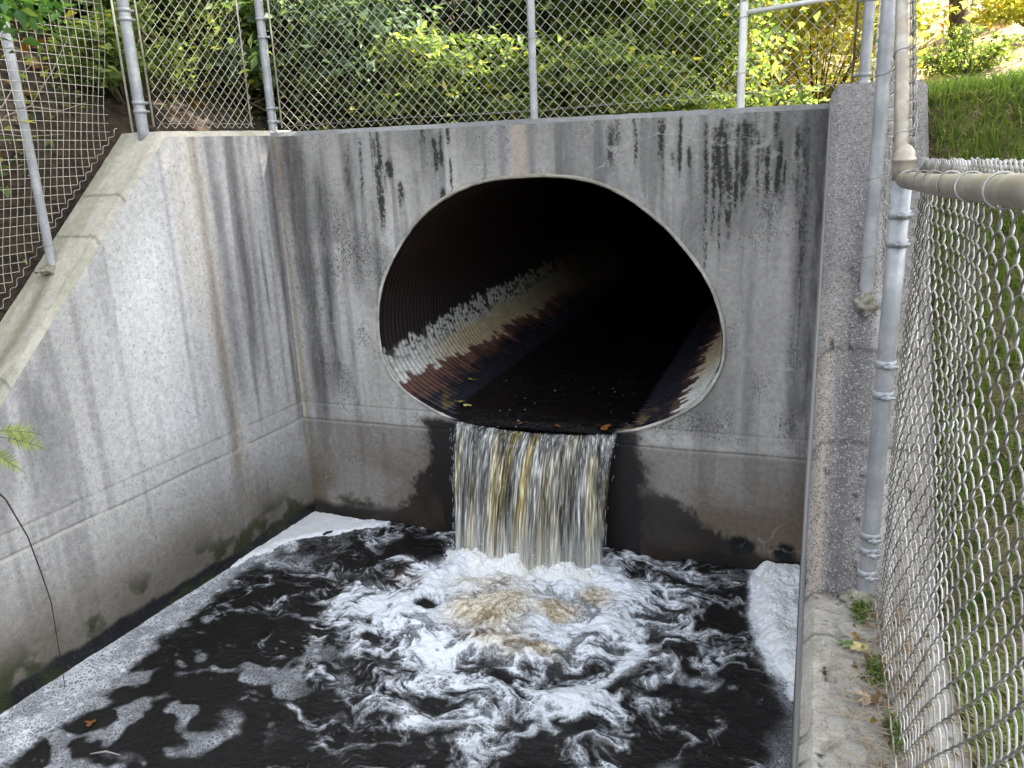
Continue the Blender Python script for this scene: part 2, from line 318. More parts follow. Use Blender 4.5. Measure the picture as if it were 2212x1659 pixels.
# ---- headwall with the pipe opening
HP = np.array([(1.884, 2.594), (2.102, 2.592), (2.402, 2.533), (2.693, 2.359), (2.924, 2.132), (3.098, 1.876), (3.172, 1.615), (3.165, 1.4), (3.04, 1.17), (2.80, 1.01), (2.513, .914), (2.2, .83), (1.9, .80), (1.6, .83), (1.321, .9), (1.09, .99), (.86, 1.135), (.755, 1.313), (.733, 1.556), (.789, 1.862), (.942, 2.126), (1.175, 2.377), (1.458, 2.53), (1.67, 2.58)])
HC = np.array([1.95, 1.62])
def hole_curve(n):
    a = np.arctan2(HP[:, 1]-HC[1], HP[:, 0]-HC[0]); r = np.hypot(*(HP-HC).T); i = np.argsort(a); a = a[i]; r = r[i]
    A = np.concatenate([a-2*np.pi, a, a+2*np.pi]); Rr = np.tile(r, 3)
    th = np.linspace(-np.pi, np.pi, n, endpoint=False); f = np.interp(th, A, Rr)
    k = max(3, n//36)|1; ker = np.hanning(k+2)[1:-1]; ker /= ker.sum()
    f = np.convolve(np.concatenate([f[-k:], f, f[:k]]), ker, 'same')[k:-k]; return th, f
def headwall():
    root = empty('concrete_headwall', (1.85, 0, 0), 'stained grey concrete headwall with the big round pipe opening', 'headwall')
    th, f = hole_curve(1500); dx, dz = np.cos(th), np.sin(th)
    X0, X1, Z0, Z1 = -.03, WD+.02, -.5, TH-.03
    # corner-true outer rectangle
    for cx, cz in ((X0, Z0), (X1, Z0), (X0, Z1), (X1, Z1)):
        t = math.atan2(cz-HC[1], cx-HC[0]); i = np.argmin(abs(th-t)); th[i] = t
    dx, dz = np.cos(th), np.sin(th)
    tx = np.where(dx > 0, (X1-HC[0])/np.maximum(dx, 1e-9), (X0-HC[0])/np.minimum(dx, -1e-9)); tz = np.where(dz > 0, (Z1-HC[1])/np.maximum(dz, 1e-9), (Z0-HC[1])/np.minimum(dz, -1e-9))
    ro = np.minimum(tx, tz); nr_ = 400; t = np.linspace(0, 1, nr_)[None]
    fr = f*1.0+.012*(fbm(th*14, th*0, 501)-.45)*ss(-.9, .2, dz)
    rr = fr[:, None]*(1-t)+ro[:, None]*t
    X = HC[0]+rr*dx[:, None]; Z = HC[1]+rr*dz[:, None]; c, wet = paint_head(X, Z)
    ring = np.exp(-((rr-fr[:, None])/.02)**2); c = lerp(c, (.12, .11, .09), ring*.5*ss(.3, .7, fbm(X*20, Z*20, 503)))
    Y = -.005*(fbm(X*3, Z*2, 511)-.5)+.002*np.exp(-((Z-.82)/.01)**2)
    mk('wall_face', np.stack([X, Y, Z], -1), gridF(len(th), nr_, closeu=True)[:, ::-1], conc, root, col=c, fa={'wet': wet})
    # top with a small chamfer and the wall's back
    xs = np.linspace(X0-.15, X1-.02, 500); prof = [(0, TH-.03), (.022, TH), (.33, TH), (.35, TH-.02), (.35, 2.72)]
    XX = np.repeat(xs[:, None], 5, 1); YY = np.array([[a[0] for a in prof]])+0*XX; ZZ = np.array([[a[1] for a in prof]])+0*XX
    ZZ = ZZ+.006*(fbm(XX*12, YY*6, 521)-.5)*(YY > .01)
    c = np.zeros(XX.shape+(3,))+.19; c *= (.6+.8*fbm(XX*4, YY*8, 523))[..., None]
    mk('coping', np.stack([XX, YY, ZZ], -1), gridF(len(xs), 5), conc, root, col=c, fa={'wet': XX*0})
    return root
headwall()

# ---- corrugated pipe
def pipe():
    root = empty('culvert_pipe', (1.95, .1, .8), 'corrugated steel culvert pipe with peeling pale band set in the headwall', 'pipe')
    nth = 420; th, f = hole_curve(nth); pitch = .062; L1 = 7.; n1 = int(L1/pitch*8)
    y = np.concatenate([[-.004, .0], np.linspace(.012, L1, n1), np.linspace(L1+.1, 30, 60)])
    amp = np.where((y > .03) & (y < L1), .0085, 0)
    Rr = f[None]-.008+(amp*np.cos(2*np.pi*y/pitch))[:, None]
    X = HC[0]+Rr*np.cos(th)[None]; Z = HC[1]+Rr*np.sin(th)[None]; Y = np.repeat(y[:, None], nth, 1)
    ring = np.floor(y/pitch-.5)[:, None]; jag = h2(ring, ring*0+3, 7)-.5; fine = fbm(Y*9, th[None]*30, 601, 3)-.5
    lft = (X < HC[0])
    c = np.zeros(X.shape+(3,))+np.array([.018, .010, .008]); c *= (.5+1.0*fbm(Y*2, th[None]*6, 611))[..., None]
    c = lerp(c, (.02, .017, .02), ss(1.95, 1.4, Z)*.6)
    zz = Z+.06*jag+.09*fine+.05*(fbm(Y*2.2, Y*0, 613)-.5)
    fl = fbm(Y*30, Z*40, 617, 2)
    up = 1.39+.06*ss(0, 1.5, Y); lo_ = 1.14-.05*ss(.3, 1.5, Y); band = np.where(lft, ss(lo_, lo_+.01, zz)*ss(up, up-.01, zz), ss(1.06, 1.07, zz)*ss(1.34, 1.33, zz))
    flake = ss(.55, .58, fl)*ss(1.22, 1.34, zz); band = band*(1-flake*.95)
    bc = lerp(np.zeros(X.shape+(3,))+np.array([.56, .565, .53]), (.52, .41, .24), ss(1.33, 1.2, zz)*ss(.2, 1.4, Y)*.9); bc = lerp(bc, (.2, .18, .12), ss(2.0, 4., Y)); bc = lerp(bc, (.06, .05, .04), ss(3.6, 5.6, Y+.8*(fbm(Y*5, th[None]*12, 641)-.5))); bc *= (.7+.5*fbm(Y*6, th[None]*50, 619))[..., None]  # band darkens deeper in: fading light, with grime, put into the colour
    red = ss(1.0, 1.08, zz+.03*fine)*ss(1.2, 1.1, zz); c = lerp(c, (.14, .065, .05), red*.9*(.5+fbm(Y*8, th[None]*20, 621)))
    blk = ss(1.08, .98, zz+.06*(fbm(Y*2, Y*0, 623)-.5)); c = lerp(c, (.02, .02, .027), blk*.92); c = lerp(c, (.16, .11, .05), blk*ss(.55, .7, fbm(Y*6, th[None]*14, 627))*ss(.6, .1, Y)*.7)
    c = c*(1-band[..., None])+bc*band[..., None]
    seam = (h2(ring, ring*0, 9) > .86)*np.exp(-((y/pitch-.5-ring[:, 0]-.02)/.12)**2)[:, None]; c = c*(1-.8*seam[..., None])
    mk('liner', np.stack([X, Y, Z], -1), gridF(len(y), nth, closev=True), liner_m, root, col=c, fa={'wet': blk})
    # added near-black plate, stands in for the darkness at the pipe's far end
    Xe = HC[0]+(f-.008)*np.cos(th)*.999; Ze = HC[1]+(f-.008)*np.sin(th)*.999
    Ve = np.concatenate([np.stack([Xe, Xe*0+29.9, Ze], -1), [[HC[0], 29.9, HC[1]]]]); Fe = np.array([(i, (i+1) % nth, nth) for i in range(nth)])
    mk('darkness_plate', Ve, Fe, liner_m, root, col=np.zeros((nth+1, 3))+.01, fa={'wet': np.zeros(nth+1)})
    # pale mortar rim round the opening
    n2 = 900; th, f = hole_curve(n2); k = 9; ph = np.linspace(0, 2*np.pi, k, endpoint=False)[None]
    wv = (1+.6*(fbm(th*18, th*0, 631)-.5))[:, None]; broke = (.25+.75*ss(.3, .45, fbm(th*9, th*0, 633)))[:, None]
    rr = (f+.004)[:, None]+(.012*wv)*np.cos(ph); Y = -.002-.013*wv*broke*np.sin(ph)
    X = HC[0]+rr*np.cos(th)[:, None]; Z = HC[1]+rr*np.sin(th)[:, None]
    c = np.zeros(X.shape+(3,))+np.array([.42, .41, .37]); c *= (.45+1.0*fbm(X*9, Z*9, 637))[..., None]
    c = lerp(c, (.2, .18, .13), ss(2.2, 2.5, Z)*.6)
    c = lerp(c, (.02, .02, .02), ss(.93, .9, Z))
    mk('mortar_rim', np.stack([X, Y, Z], -1), gridF(n2, k, closeu=True, closev=True), conc, root, col=c, fa={'wet': X*0})
mm = M('pipe liner'); cc = mm.mix(1., mm.attr('col'), mm.mix(mm.rng(mm.noise(60, 4, .7), .35, .65), (.7, .7, .7), (1.2, 1.2, 1.2)), 'MULTIPLY')
liner_m = mm.set(Base_Color=cc, Roughness=mm.math('SUBTRACT', .62, mm.math('MULTIPLY', mm.attr('wet', True), .38)), Normal=mm.bump(mm.noise(90, 4), .3, .004))
pipe()

# ------------------------------------------------------------------ water
def water_mat():
    m = M('dark water with foam'); fo = m.attr('foam', True); am = m.attr('amber', True)
    wp = m.n('ShaderNodeVectorMath', operation='ADD'); m.L(m.pos(), wp.inputs[0]); ns = m.n('ShaderNodeVectorMath', operation='SCALE'); m.L(m.noise(14, 2, out='Color'), ns.inputs[0]); ns.inputs['Scale'].default_value = .018; m.L(ns.outputs[0], wp.inputs[1])
    e1 = m.vor(36, 'DISTANCE_TO_EDGE', wp.outputs[0]); e2 = m.vor(80, 'DISTANCE_TO_EDGE', wp.outputs[0])
    c1 = m.vor(36, 'F1', wp.outputs[0], out='Color'); sc = m.n('ShaderNodeSeparateColor'); m.L(c1, sc.inputs[0])
    fib = m.attr('fib', True); n = m.noise(55, 5, .75)
    big = m.rng(m.noise(5, 2), .42, .6)
    ring = m.math('MAXIMUM', m.math('MULTIPLY', m.rng(e1, .03, .2, 1, 0), m.math('ADD', .25, m.math('MULTIPLY', big, .75))), m.math('MULTIPLY', m.rng(e2, .0, .17, 1, 0), .85))
    glint = m.math('MULTIPLY', m.rng(sc.outputs[0], .72, .97), m.rng(sc.outputs[1], .3, .9))
    tex = m.math('MAXIMUM', ring, glint)
    x = m.math('ADD', fo, m.math('MULTIPLY', m.math('SUBTRACT', n, .5), .3))
    body = m.rng(x, .04, 1.)                                  # how much froth lies here
    f = m.math('MULTIPLY', body, m.math('ADD', .2, m.math('MULTIPLY', tex, 1.0)))
    f = m.math('MINIMUM', m.math('MAXIMUM', f, m.rng(x, .52, .98)), 1.)
    fbr = m.rng(m.math('ADD', m.math('MULTIPLY', fib, .6), m.math('MULTIPLY', n, .4)), .38, .6)
    fc = m.mix(m.math('MULTIPLY', am, .9), (.77, .81, .87), m.mix(fbr, (.40, .30, .16), (.78, .72, .57)))  # white foam tinted blue: reflected skylight put into its colour
    dk = m.mix(am, (.007, .006, .006), (.12, .075, .03))
    f = m.math('MULTIPLY', f, m.math('SUBTRACT', 1., m.math('MULTIPLY', m.math('MULTIPLY', am, m.rng(n, .35, .55, 1, 0)), .6)))
    col = m.mix(f, dk, fc)
    nb = m.bump(m.noise(17, 5, .65, m.pos((1, 1.8, 1))), .8, .022); nb = m.bump(m.math('MULTIPLY', e1, m.rng(fo, .1, .5)), .5, .006, nb)
    return m.set(Base_Color=col, Roughness=m.math('ADD', .06, m.math('MULTIPLY', f, .5)), IOR=1.33, Specular_IOR_Level=.5, Normal=nb)
water_m = water_mat()
CX, CY = 2.02, -.78
def bil(G, x, y, x0, y0, h):
    i = np.clip((x-x0)/h, 0, G.shape[0]-1.001); j = np.clip((y-y0)/h, 0, G.shape[1]-1.001); a = i.astype(int); b = j.astype(int); i = i-a; j = j-b
    return (G[a, b]*(1-i)+G[a+1, b]*i)*(1-j)+(G[a, b+1]*(1-i)+G[a+1, b+1]*i)*j
def swirl(x, y, steps=8):
    """carry the foam backwards through an eddying outflow, so that even noise turns into torn wisps"""
    h = .02; gx = np.arange(-2, 4.2, h); gy = np.arange(-5, .6, h); GX, GY = np.meshgrid(gx, gy, indexing='ij')
    psi = .13*fbm(GX*1.7+3, GY*1.9, 651, 2)+.045*fbm(GX*4.6, GY*5.4, 653, 2)*.62+.006*fbm(GX*12, GY*14, 655, 2)
    r = np.hypot(GX-CX, GY-CY)+1e-3; rad = .16*np.exp(-((r-.55)/.5)**2)
    VX = np.gradient(psi, h, axis=1)+rad*(GX-CX)/r; VY = -np.gradient(psi, h, axis=0)+rad*(GY-CY)/r
    calm = .25+.75*ss(2.6, 1.2, r); VX *= calm; VY *= calm
    px, py = x.copy(), y.copy(); dt = .07
    for _ in range(steps):
        u = bil(VX, px, py, -2, -5, h); v = bil(VY, px, py, -2, -5, h); px = px-u*dt; py = py-v*dt
    return px, py
def foam_field(x, y):
    wx = x+.22*(fbm(x*1.9, y*1.9, 701)-.5)+.09*(fbm(x*6, y*6, 703)-.5)+.03*(fbm(x*22, y*22, 704, 2)-.5); wy = y+.22*(fbm(x*1.9, y*1.9, 705)-.5)+.09*(fbm(x*6, y*6, 707)-.5)+.03*(fbm(x*22, y*22, 708, 2)-.5)
    ax_, ay_ = swirl(x, y)
    r = np.hypot((wx-CX)*.9, (wy-CY)*1.05); ang = np.arctan2(wy-CY, wx-CX)
    ridge = lambda n: 1-np.abs(2*n-1)
    n1 = fbm(ax_*3.4, ay_*4.2, 711, 4); n2 = ridge(fbm(ax_*5.2+7, ay_*6.5, 713, 3)); n3 = ridge(fbm(ax_*13, ay_*17, 715, 2)); fine = fbm(ax_*38, ay_*52, 717, 3)
    n = .46*n1+.22*(n2**2)+.08*n3**2+.24*fine
    cov = np.interp(r, [0, .45, .75, 1.05, 1.4, 1.9, 2.6], [1., .84, .62, .46, .29, .11, -.04])
    cov = cov+.09*ss(-1.5, -2.2, y)*ss(3.5, 2.9, x)*ss(1.1, 1.7, x)+.10*ss(.5, 1., y+1.5)*ss(.1, .6, x)*ss(1.2, .7, x)
    cov = cov-.14*ss(1.15, .8, x)*ss(-1.25, -1.6, y)
    f = np.clip((n-(.60-.42*cov))/.24, 0, 1)**1.25*np.interp(r, [.3, .8, 1.3, 2.2], [1., .97, .8, .62])
    strands = ss(.86, .985, ridge(fbm(ax_*2.6+1, ay_*3.4, 721, 2)))*ss(1.8, .9, r)*ss(.35, .6, fbm(x*2.4, y*2.4, 723)); f = np.maximum(f, strands*(.45+.6*fine))
    core = ss(.98, .3, r+.3*(fbm(x*3.2, y*3.2, 709)-.5)); f = np.maximum(f, core*(.35+.75*fbm(ax_*6, ay_*8, 725, 4)+.15*(fine-.5)))
    sm = ss(.34, .6, fbm(x*3.3+3, y*3.3, 727, 3))*(.45+.8*fine)
    def strand(pts, w, a):
        nonlocal f
        d = np.full(x.shape, 9.)
        for (p, q), (t, u) in zip(pts[:-1], pts[1:]):
            k = np.clip(((wx-p)*(t-p)+(wy-q)*(u-q))/((t-p)**2+(u-q)**2), 0, 1); d = np.minimum(d, np.hypot(wx-p-k*(t-p), wy-q-k*(u-q)))
        f = np.maximum(f, a*sm*ss(w*1.3, 0, d))
    strand([(1.23, -1.2), (1.28, -1.6), (1.45, -1.95), (1.8, -1.98)], .08, 1.1); strand([(1.9, -2.05), (2.25, -1.9), (2.55, -1.6), (2.8, -1.3), (2.92, -.85)], .09, 1.2)
    strand([(.1, -.75), (.6, -.75), (1.0, -.95), (1.3, -1.0)], .17, .62); strand([(2.5, -.14), (2.95, -.2), (3.3, -.25)], .07, .7); strand([(.95, -1.6), (.8, -2.1), (1.05, -2.5)], .07, .6); strand([(3.0, -1.1), (3.2, -1.5), (3.15, -2.)], .08, .5)
    for hx, hy, hr in ((.45, -1.54, .2), (1.08, -2.05, .14), (.62, -2.3, .3), (1.3, -1.42, .07), (1.49, -.98, .07), (3.26, -.7, .14), (3.08, -1.45, .12), (3.42, -1.45, .13), (.75, -1.45, .1), (3.1, -1.0, .07), (1.0, -.35, .25), (.35, -2.9, .3), (1.15, -2.6, .2), (2.15, -1.55, .06), (2.5, -2.15, .09), (1.9, -2.3, .08)):
        f = f*(1-.96*ss(hr*1.35, hr*.75, np.hypot(wx-hx, (wy-hy)*1.25)))
    # lacy rafts drifting on the left
    qx, qy = x+.12*(fbm(x*7, y*7, 731)-.5), y+.12*(fbm(x*7, y*7, 733)-.5)
    raft = ss(.52, .66, fbm(qx*4.6, qy*5.6, 735, 3))*ss(1.5, 1.0, x)*ss(-1.25, -1.6, y)*.42; q1, _ = worley(qx*11, qy*12, 737); raft = np.maximum(raft, ss(.2, .1, q1)*ss(1.5, 1., x)*ss(-1.3, -1.7, y)*.4*ss(.5, .65, fbm(x*2+5, y*2, 739)))
    f = np.maximum(f, raft)
    # bubbles along the left wall, white in the corner; the pile in the right corner
    s = x*dl[0]+y*dl[1]; off = -(x*nl[0]+y*nl[1]); wdt = np.interp(s, [0, .4, .9, 1.6, 2.4, 3.2], [.3, .19, .08, .2, .36, .42])
    band = ss(.10, -.05, off-wdt+.3*(fbm(x*5, y*5, 741)-.5)+.1*(fbm(x*19, y*19, 742)-.5)); f = np.maximum(f, band*(.44+.3*fbm(x*7, y*9, 743)+.4*ss(.9, .4, s)+.12*ss(.08, 0, off)))
    cor = ss(.05, -.05, x-.68+1.56*np.maximum(-y-.06, 0)+.12*(fbm(x*9, y*9, 745)-.5))*ss(-.6, -.45, y); f = np.maximum(f, cor*1.1)
    inn = np.interp(-y, [0, .5, 1.03, 1.4], [3.38, 3.42, 3.54, 3.74]); rc = ss(-.03, .04, x-inn+.09*(fbm(x*9, y*7, 747)-.5)); f = np.maximum(f, rc*(.75+.4*fbm(x*12, y*12, 748)))
    rc2 = ss(-.04, .1, x-np.interp(-y, [0, .9, 1.4, 2.2, 3], [3.34, 3.46, 3.62, 3.52, 3.6])+.14*(fbm(x*6, y*6, 750)-.5)); f = np.maximum(f, rc2*(.28+.25*fbm(x*9, y*9, 749)))
    amber = np.zeros_like(x)
    for hx, hy, ra, rb, a in ((1.93, -.98, .27, .27, 1.), (1.75, -.66, .25, .13, .6), (2.1, -1.3, .27, .12, .85), (2.3, -.88, .12, .1, 1.), (2.47, -.66, .11, .09, .9), (2.33, -1.3, .14, .08, .9), (1.2, -.75, .16, .1, .25)):
        d = np.hypot((wx-hx)/ra, (wy-hy)/rb); amber = np.maximum(amber, a*ss(1.5, .3, d+.35*(fbm(ax_*9, ay_*9, 781)-.5)))
    fib = fbm(ang*16+3*fbm(x*3, y*3, 783), r*6, 785, 3)
    return np.clip(f, 0, 1.1), np.clip(amber, 0, 1), r, np.clip(fib, 0, 1)
def pool():
    xa = np.concatenate([np.linspace(-1.6, -.15, 60), np.linspace(-.14, 3.74, 700)]); ya = np.concatenate([np.linspace(.05, -3.5, 640), np.linspace(-3.55, -30, 120)])
    X, Y = np.meshgrid(xa, ya, indexing='ij'); f, am, r, fib = foam_field(X, Y)
    Z = .03*(fbm(X*4, Y*5, 751)-.5)*ss(3, .5, r)+.03*(fbm(X*12, Y*19, 753, 3)-.5)*ss(2.8, .4, r)*(.4+.6*ss(.2, .5, f))
    Z += ss(1.1, .3, r)*(.075*(fbm(X*6, Y*7, 755)-.3)+.022*(fbm(X*21, Y*21, 756)-.5)) + .022*np.sin(r*17-2*fbm(X*2, Y*2, 757)*3)*np.exp(-((r-.8)/.7)**2)*ss(.1, .5, r)
    for hx, hy, ra, rb, a in ((1.98, -1.0, .22, .28, .05), (2.1, -1.32, .28, .11, .03), (2.3, -.88, .12, .11, .03), (2.47, -.66, .11, .1, .03)):
        Z += a*np.exp(-((X-hx)/ra)**2-((Y-hy)/rb)**2)
    Z += .012*ss(.25, .9, f)*(fbm(X*14, Y*14, 759)+.5*fbm(X*50, Y*50, 761))+.02*am*(fib-.5)
    f = f*ss(-6, -3.6, Y)
    mk('water', np.stack([X, Y, Z], -1), gridF(len(xa), len(ya)), water_m, col=None, fa={'foam': f, 'amber': am, 'fib': fib})['kind'] = 'structure'
pool()
def stream():     # water lying in the pipe, dipping over the lip
    xa = np.linspace(0, 1, 240); ya = np.concatenate([np.linspace(-.035, 1.5, 260), np.linspace(1.52, 29.8, 200)])
    X, Y = np.meshgrid(xa, ya, indexing='ij'); wl_ = np.interp(Y, [-.04, 0, .12, .4], [1.31, 1.3, 1.2, 1.17]); wr_ = np.interp(Y, [-.04, 0, .12, .4], [2.515, 2.53, 2.64, 2.68]); X = wl_+X*(wr_-wl_); prof = ss(1.2, 1.5, X)*ss(2.66, 2.35, X)
    Z = .935-.03*ss(.18, -.03, Y)-.02*prof*ss(.06, -.03, Y)+.006*(fbm(X*7, Y*12, 771)-.5)*ss(4, 0, Y)+.012*(fbm(X*30, Y*9, 773)-.5)*ss(.3, 0, Y)
    th, f = hole_curve(400); low = np.interp(X, (HC[0]+f*np.cos(th))[100-90:100+90], (HC[1]+f*np.sin(th))[100-90:100+90])
    f_ = .0*X; q1, _ = worley(X*7, Y*5, 775); f_ = ss(.055, .02, q1)*ss(.5, .62, fbm(X*3, Y*3, 777))*ss(1.6, .9, Y)*.8
    am = ss(.08, .03, worley(X*6, Y*6, 779)[0])*ss(.15, .05, Y)*0
    mk('water', np.stack([X, Y, Z], -1), gridF(len(xa), len(ya)), water_m, fa={'foam': f_, 'amber': am})['kind'] = 'structure'
stream()

def waterfall():
    root = empty('waterfall', (1.92, -.2, 0), 'sheet of amber and white water falling from the pipe mouth', 'waterfall')
    for L, (dy, cov, sd_) in enumerate(((0, .7, 0), (.03, .6, 40), (-.025, .38, 80))):
        nx, nt_ = 520, 260; u = np.linspace(0, 1, nx); t = np.linspace(0, 1, nt_); U, T = np.meshgrid(u, t, indexing='ij')
        prof = .34+.66*np.sin(np.pi*np.clip(U*.92+.04, 0, 1))**.7; v = .95*prof+.03
        x0 = 1.315+U*1.195; z0 = .905-.045*np.sin(np.pi*U)**.8+.016*(fbm(U*40, U*0, 801)-.5)
        tt = T*np.sqrt(2*(z0+.05)/9.8)
        X = x0+(.035*(1-U)-.075*U)*T**1.3+.012*(fbm(U*14, T*2, 803+sd_)-.5)*T
        Y = -.03-dy*T-v*tt+.045*(fbm(U*22, T*2.2, 805+sd_)-.5)*T+.014*(fbm(U*90, T*7, 807+sd_)-.5)
        Z = z0-.5*9.8*tt**2+.004*(fbm(U*90, T*12, 809)-.5)
        ux = X*1.; sk = (X+.05*(1-T)*ss(.3, 1, U))
        sk = sk+.012*(fbm(U*7, T*3, 810+sd_)-.5)*T*3; f1 = fbm(sk*110, T*8+U*2, 811+sd_, 2); f2 = fbm(sk*42, T*3.2, 813+sd_, 3); f3 = fbm(sk*13, T*1.7, 815+sd_, 3); f4 = vn(sk*210, T*15, 817+sd_)
        dens = .34*f1+.3*f2+.36*f3+.12*(f4-.5)
        edge = ss(0, .03, U+.03*(fbm(T*6, T*0, 819)-.5))*ss(1.0, .965, U+.05*(fbm(T*6, T*0, 821)-.5)*T)
        gap = .5+.16*(fbm(U*9, T*2.5, 823)-.5)*2-.04*(T > .7); k = 1-cov
        a = ss(k*.82, k*.82+.1, dens-.0*gap)*edge; a = np.maximum(a, ss(.72, .98, T)*.75*edge); a *= .35+.65*ss(.25, .6, f2+.2*(1-T))
        a = np.maximum(a, .55*edge*ss(.1, 0, T)); a = np.maximum(a, (.36 if L == 0 else 0)*edge*ss(.3, .5, f3+.2*f2))
        val = ss(.35, .75, f1*.6+f4*.4)
        c = np.zeros(U.shape+(3,))+np.array([.32, .325, .31]); c *= (.4+1.0*val)[..., None]
        c = lerp(c, (.85, .88, .92), ss(.62, .8, f1*.55+f4*.45)*.9)
        ambz = np.exp(-((U-.40+.05*T)/.034)**2)+np.exp(-((U-.525+.055*T)/.028)**2)*.95+.55*np.exp(-((U-.64)/.05)**2)*ss(.15, .5, T)+.4*np.exp(-((U-.3)/.03)**2)+.3*np.exp(-((U-.17)/.03)**2)*ss(.3, .8, T)+.3*np.exp(-((U-.75)/.05)**2)
        ac = np.zeros(U.shape+(3,))+np.array([.46, .36, .12]); ac *= (.3+1.1*val)[..., None]; ac = lerp(ac, (.8, .76, .55), ss(.66, .82, f1*.5+f4*.5))
        c = lerp(c, ac, np.clip(ambz*.9*ss(.3, .45, f2+.1), 0, 1)); c = lerp(c, ac*1.1, ss(.48, .66, f3)*.45*ss(.1, .5, T))
        drk = ss(.56, .38, f2*.5+f3*.5); c = c*(1-.72*drk[..., None]*(1-.6*ss(.75, 1, T))[..., None]); c = lerp(c, (.62, .62, .57), ss(.7, 1., T)*.65)
        mk('water_sheet', np.stack([X, Y, Z], -1), gridF(nx, nt_), fall_m, root, col=np.concatenate([c, a[..., None]], -1))
    # loose threads and drops that leave the sheet
    b = B()
    for i in range(330):
        side = random.random(); u = random.random() if side < .75 else (random.uniform(-.005, .03) if side < .85 else random.uniform(.95, 1.03))
        T0 = random.uniform(.12, .95); ln = random.uniform(.015, .06); z0 = .9
        prof = .34+.66*math.sin(math.pi*min(max(u*.92+.04, 0), 1))**.7; q_ = []
        for T_ in (T0, T0+ln*.5, T0+ln):
            tt = T_*.43; q_.append((1.315+u*1.195+(.035*(1-u)-.075*u)*T_, -.05-prof*.95*tt-.035*random.random()*0, z0-4.9*tt*tt))
        off = random.uniform(-.05, .03); q_ = [(a, b_+off-.02, c) for a, b_, c in q_]; b.tube(q_, [.0006, random.uniform(.0007, .0013), .0004], 4)
    for i in range(350):      # splash drops above the plunge
        a = random.uniform(0, 6.28); r_ = random.uniform(.0, .62); x = 1.95+r_*math.cos(a)*1.05; y = -.4+r_*math.sin(a)*.4; z = .03+.16*random.random()**2; s_ = random.uniform(.0015, .005)
        b.tube([(x, y, z-s_), (x, y, z-s_*.4), (x+s_*.4, y, z+s_*.5), (x+s_*.4, y, z+s_*1.1)], [s_*.3, s_, s_*.8, s_*.2], 5)
    b.build('spray', drop_m, root)['kind'] = 'stuff'
    # white churned mound where the sheet lands
    nx, ny = 420, 260; X, Y = np.meshgrid(np.linspace(1.12, 2.72, nx), np.linspace(.0, -.78, ny), indexing='ij')
    lx = (X-1.92)/.72; cy = -.2-.24*np.sqrt(np.clip(1-lx**2, 0, 1)); wv = 1-np.abs(lx)**3.
    prof = np.exp(-((Y-cy)/.13)**2)*np.clip(wv, 0, 1)
    Z = -.06+prof*(.13+.16*(fbm(X*9, Y*9, 841)-.35)+.07*(fbm(X*26, Y*26, 843)-.5)+.03*(fbm(X*70, Y*70, 845)-.5))
    mk('splash_foam', np.stack([X, Y, Z], -1), gridF(nx, ny)[:, ::-1], froth_m, root, col=lerp(np.zeros(X.shape+(3,))+np.array([.84, .85, .86]), (.66, .61, .46), ss(.55, .75, fbm(X*5, Y*5, 847))*.6))
m = M('falling water'); a = m.n('ShaderNodeAttribute', attribute_name='col')
fall_m = m.set(Base_Color=a.outputs['Color'], Alpha=a.outputs['Alpha'], Roughness=.16, IOR=1.33, Specular_IOR_Level=.5, Normal=m.bump(m.noise(120, 3, .6, m.pos((1, 1, .12))), .5, .01))
m = M('water drops'); drop_m = m.set(Base_Color=(.8, .82, .85), Roughness=.1, Alpha=.85)
m = M('froth'); v = m.vor(240, 'F1'); froth_m = m.set(Base_Color=m.mix(m.rng(m.noise(60, 4, .7), .3, .6, .35, 0), m.attr('col'), (.45, .44, .38)), Roughness=.55, Normal=m.bump(m.math('ADD', m.noise(70, 5, .7), m.math('MULTIPLY', v, .3)), .6, .01), Subsurface_Weight=.0)
waterfall()

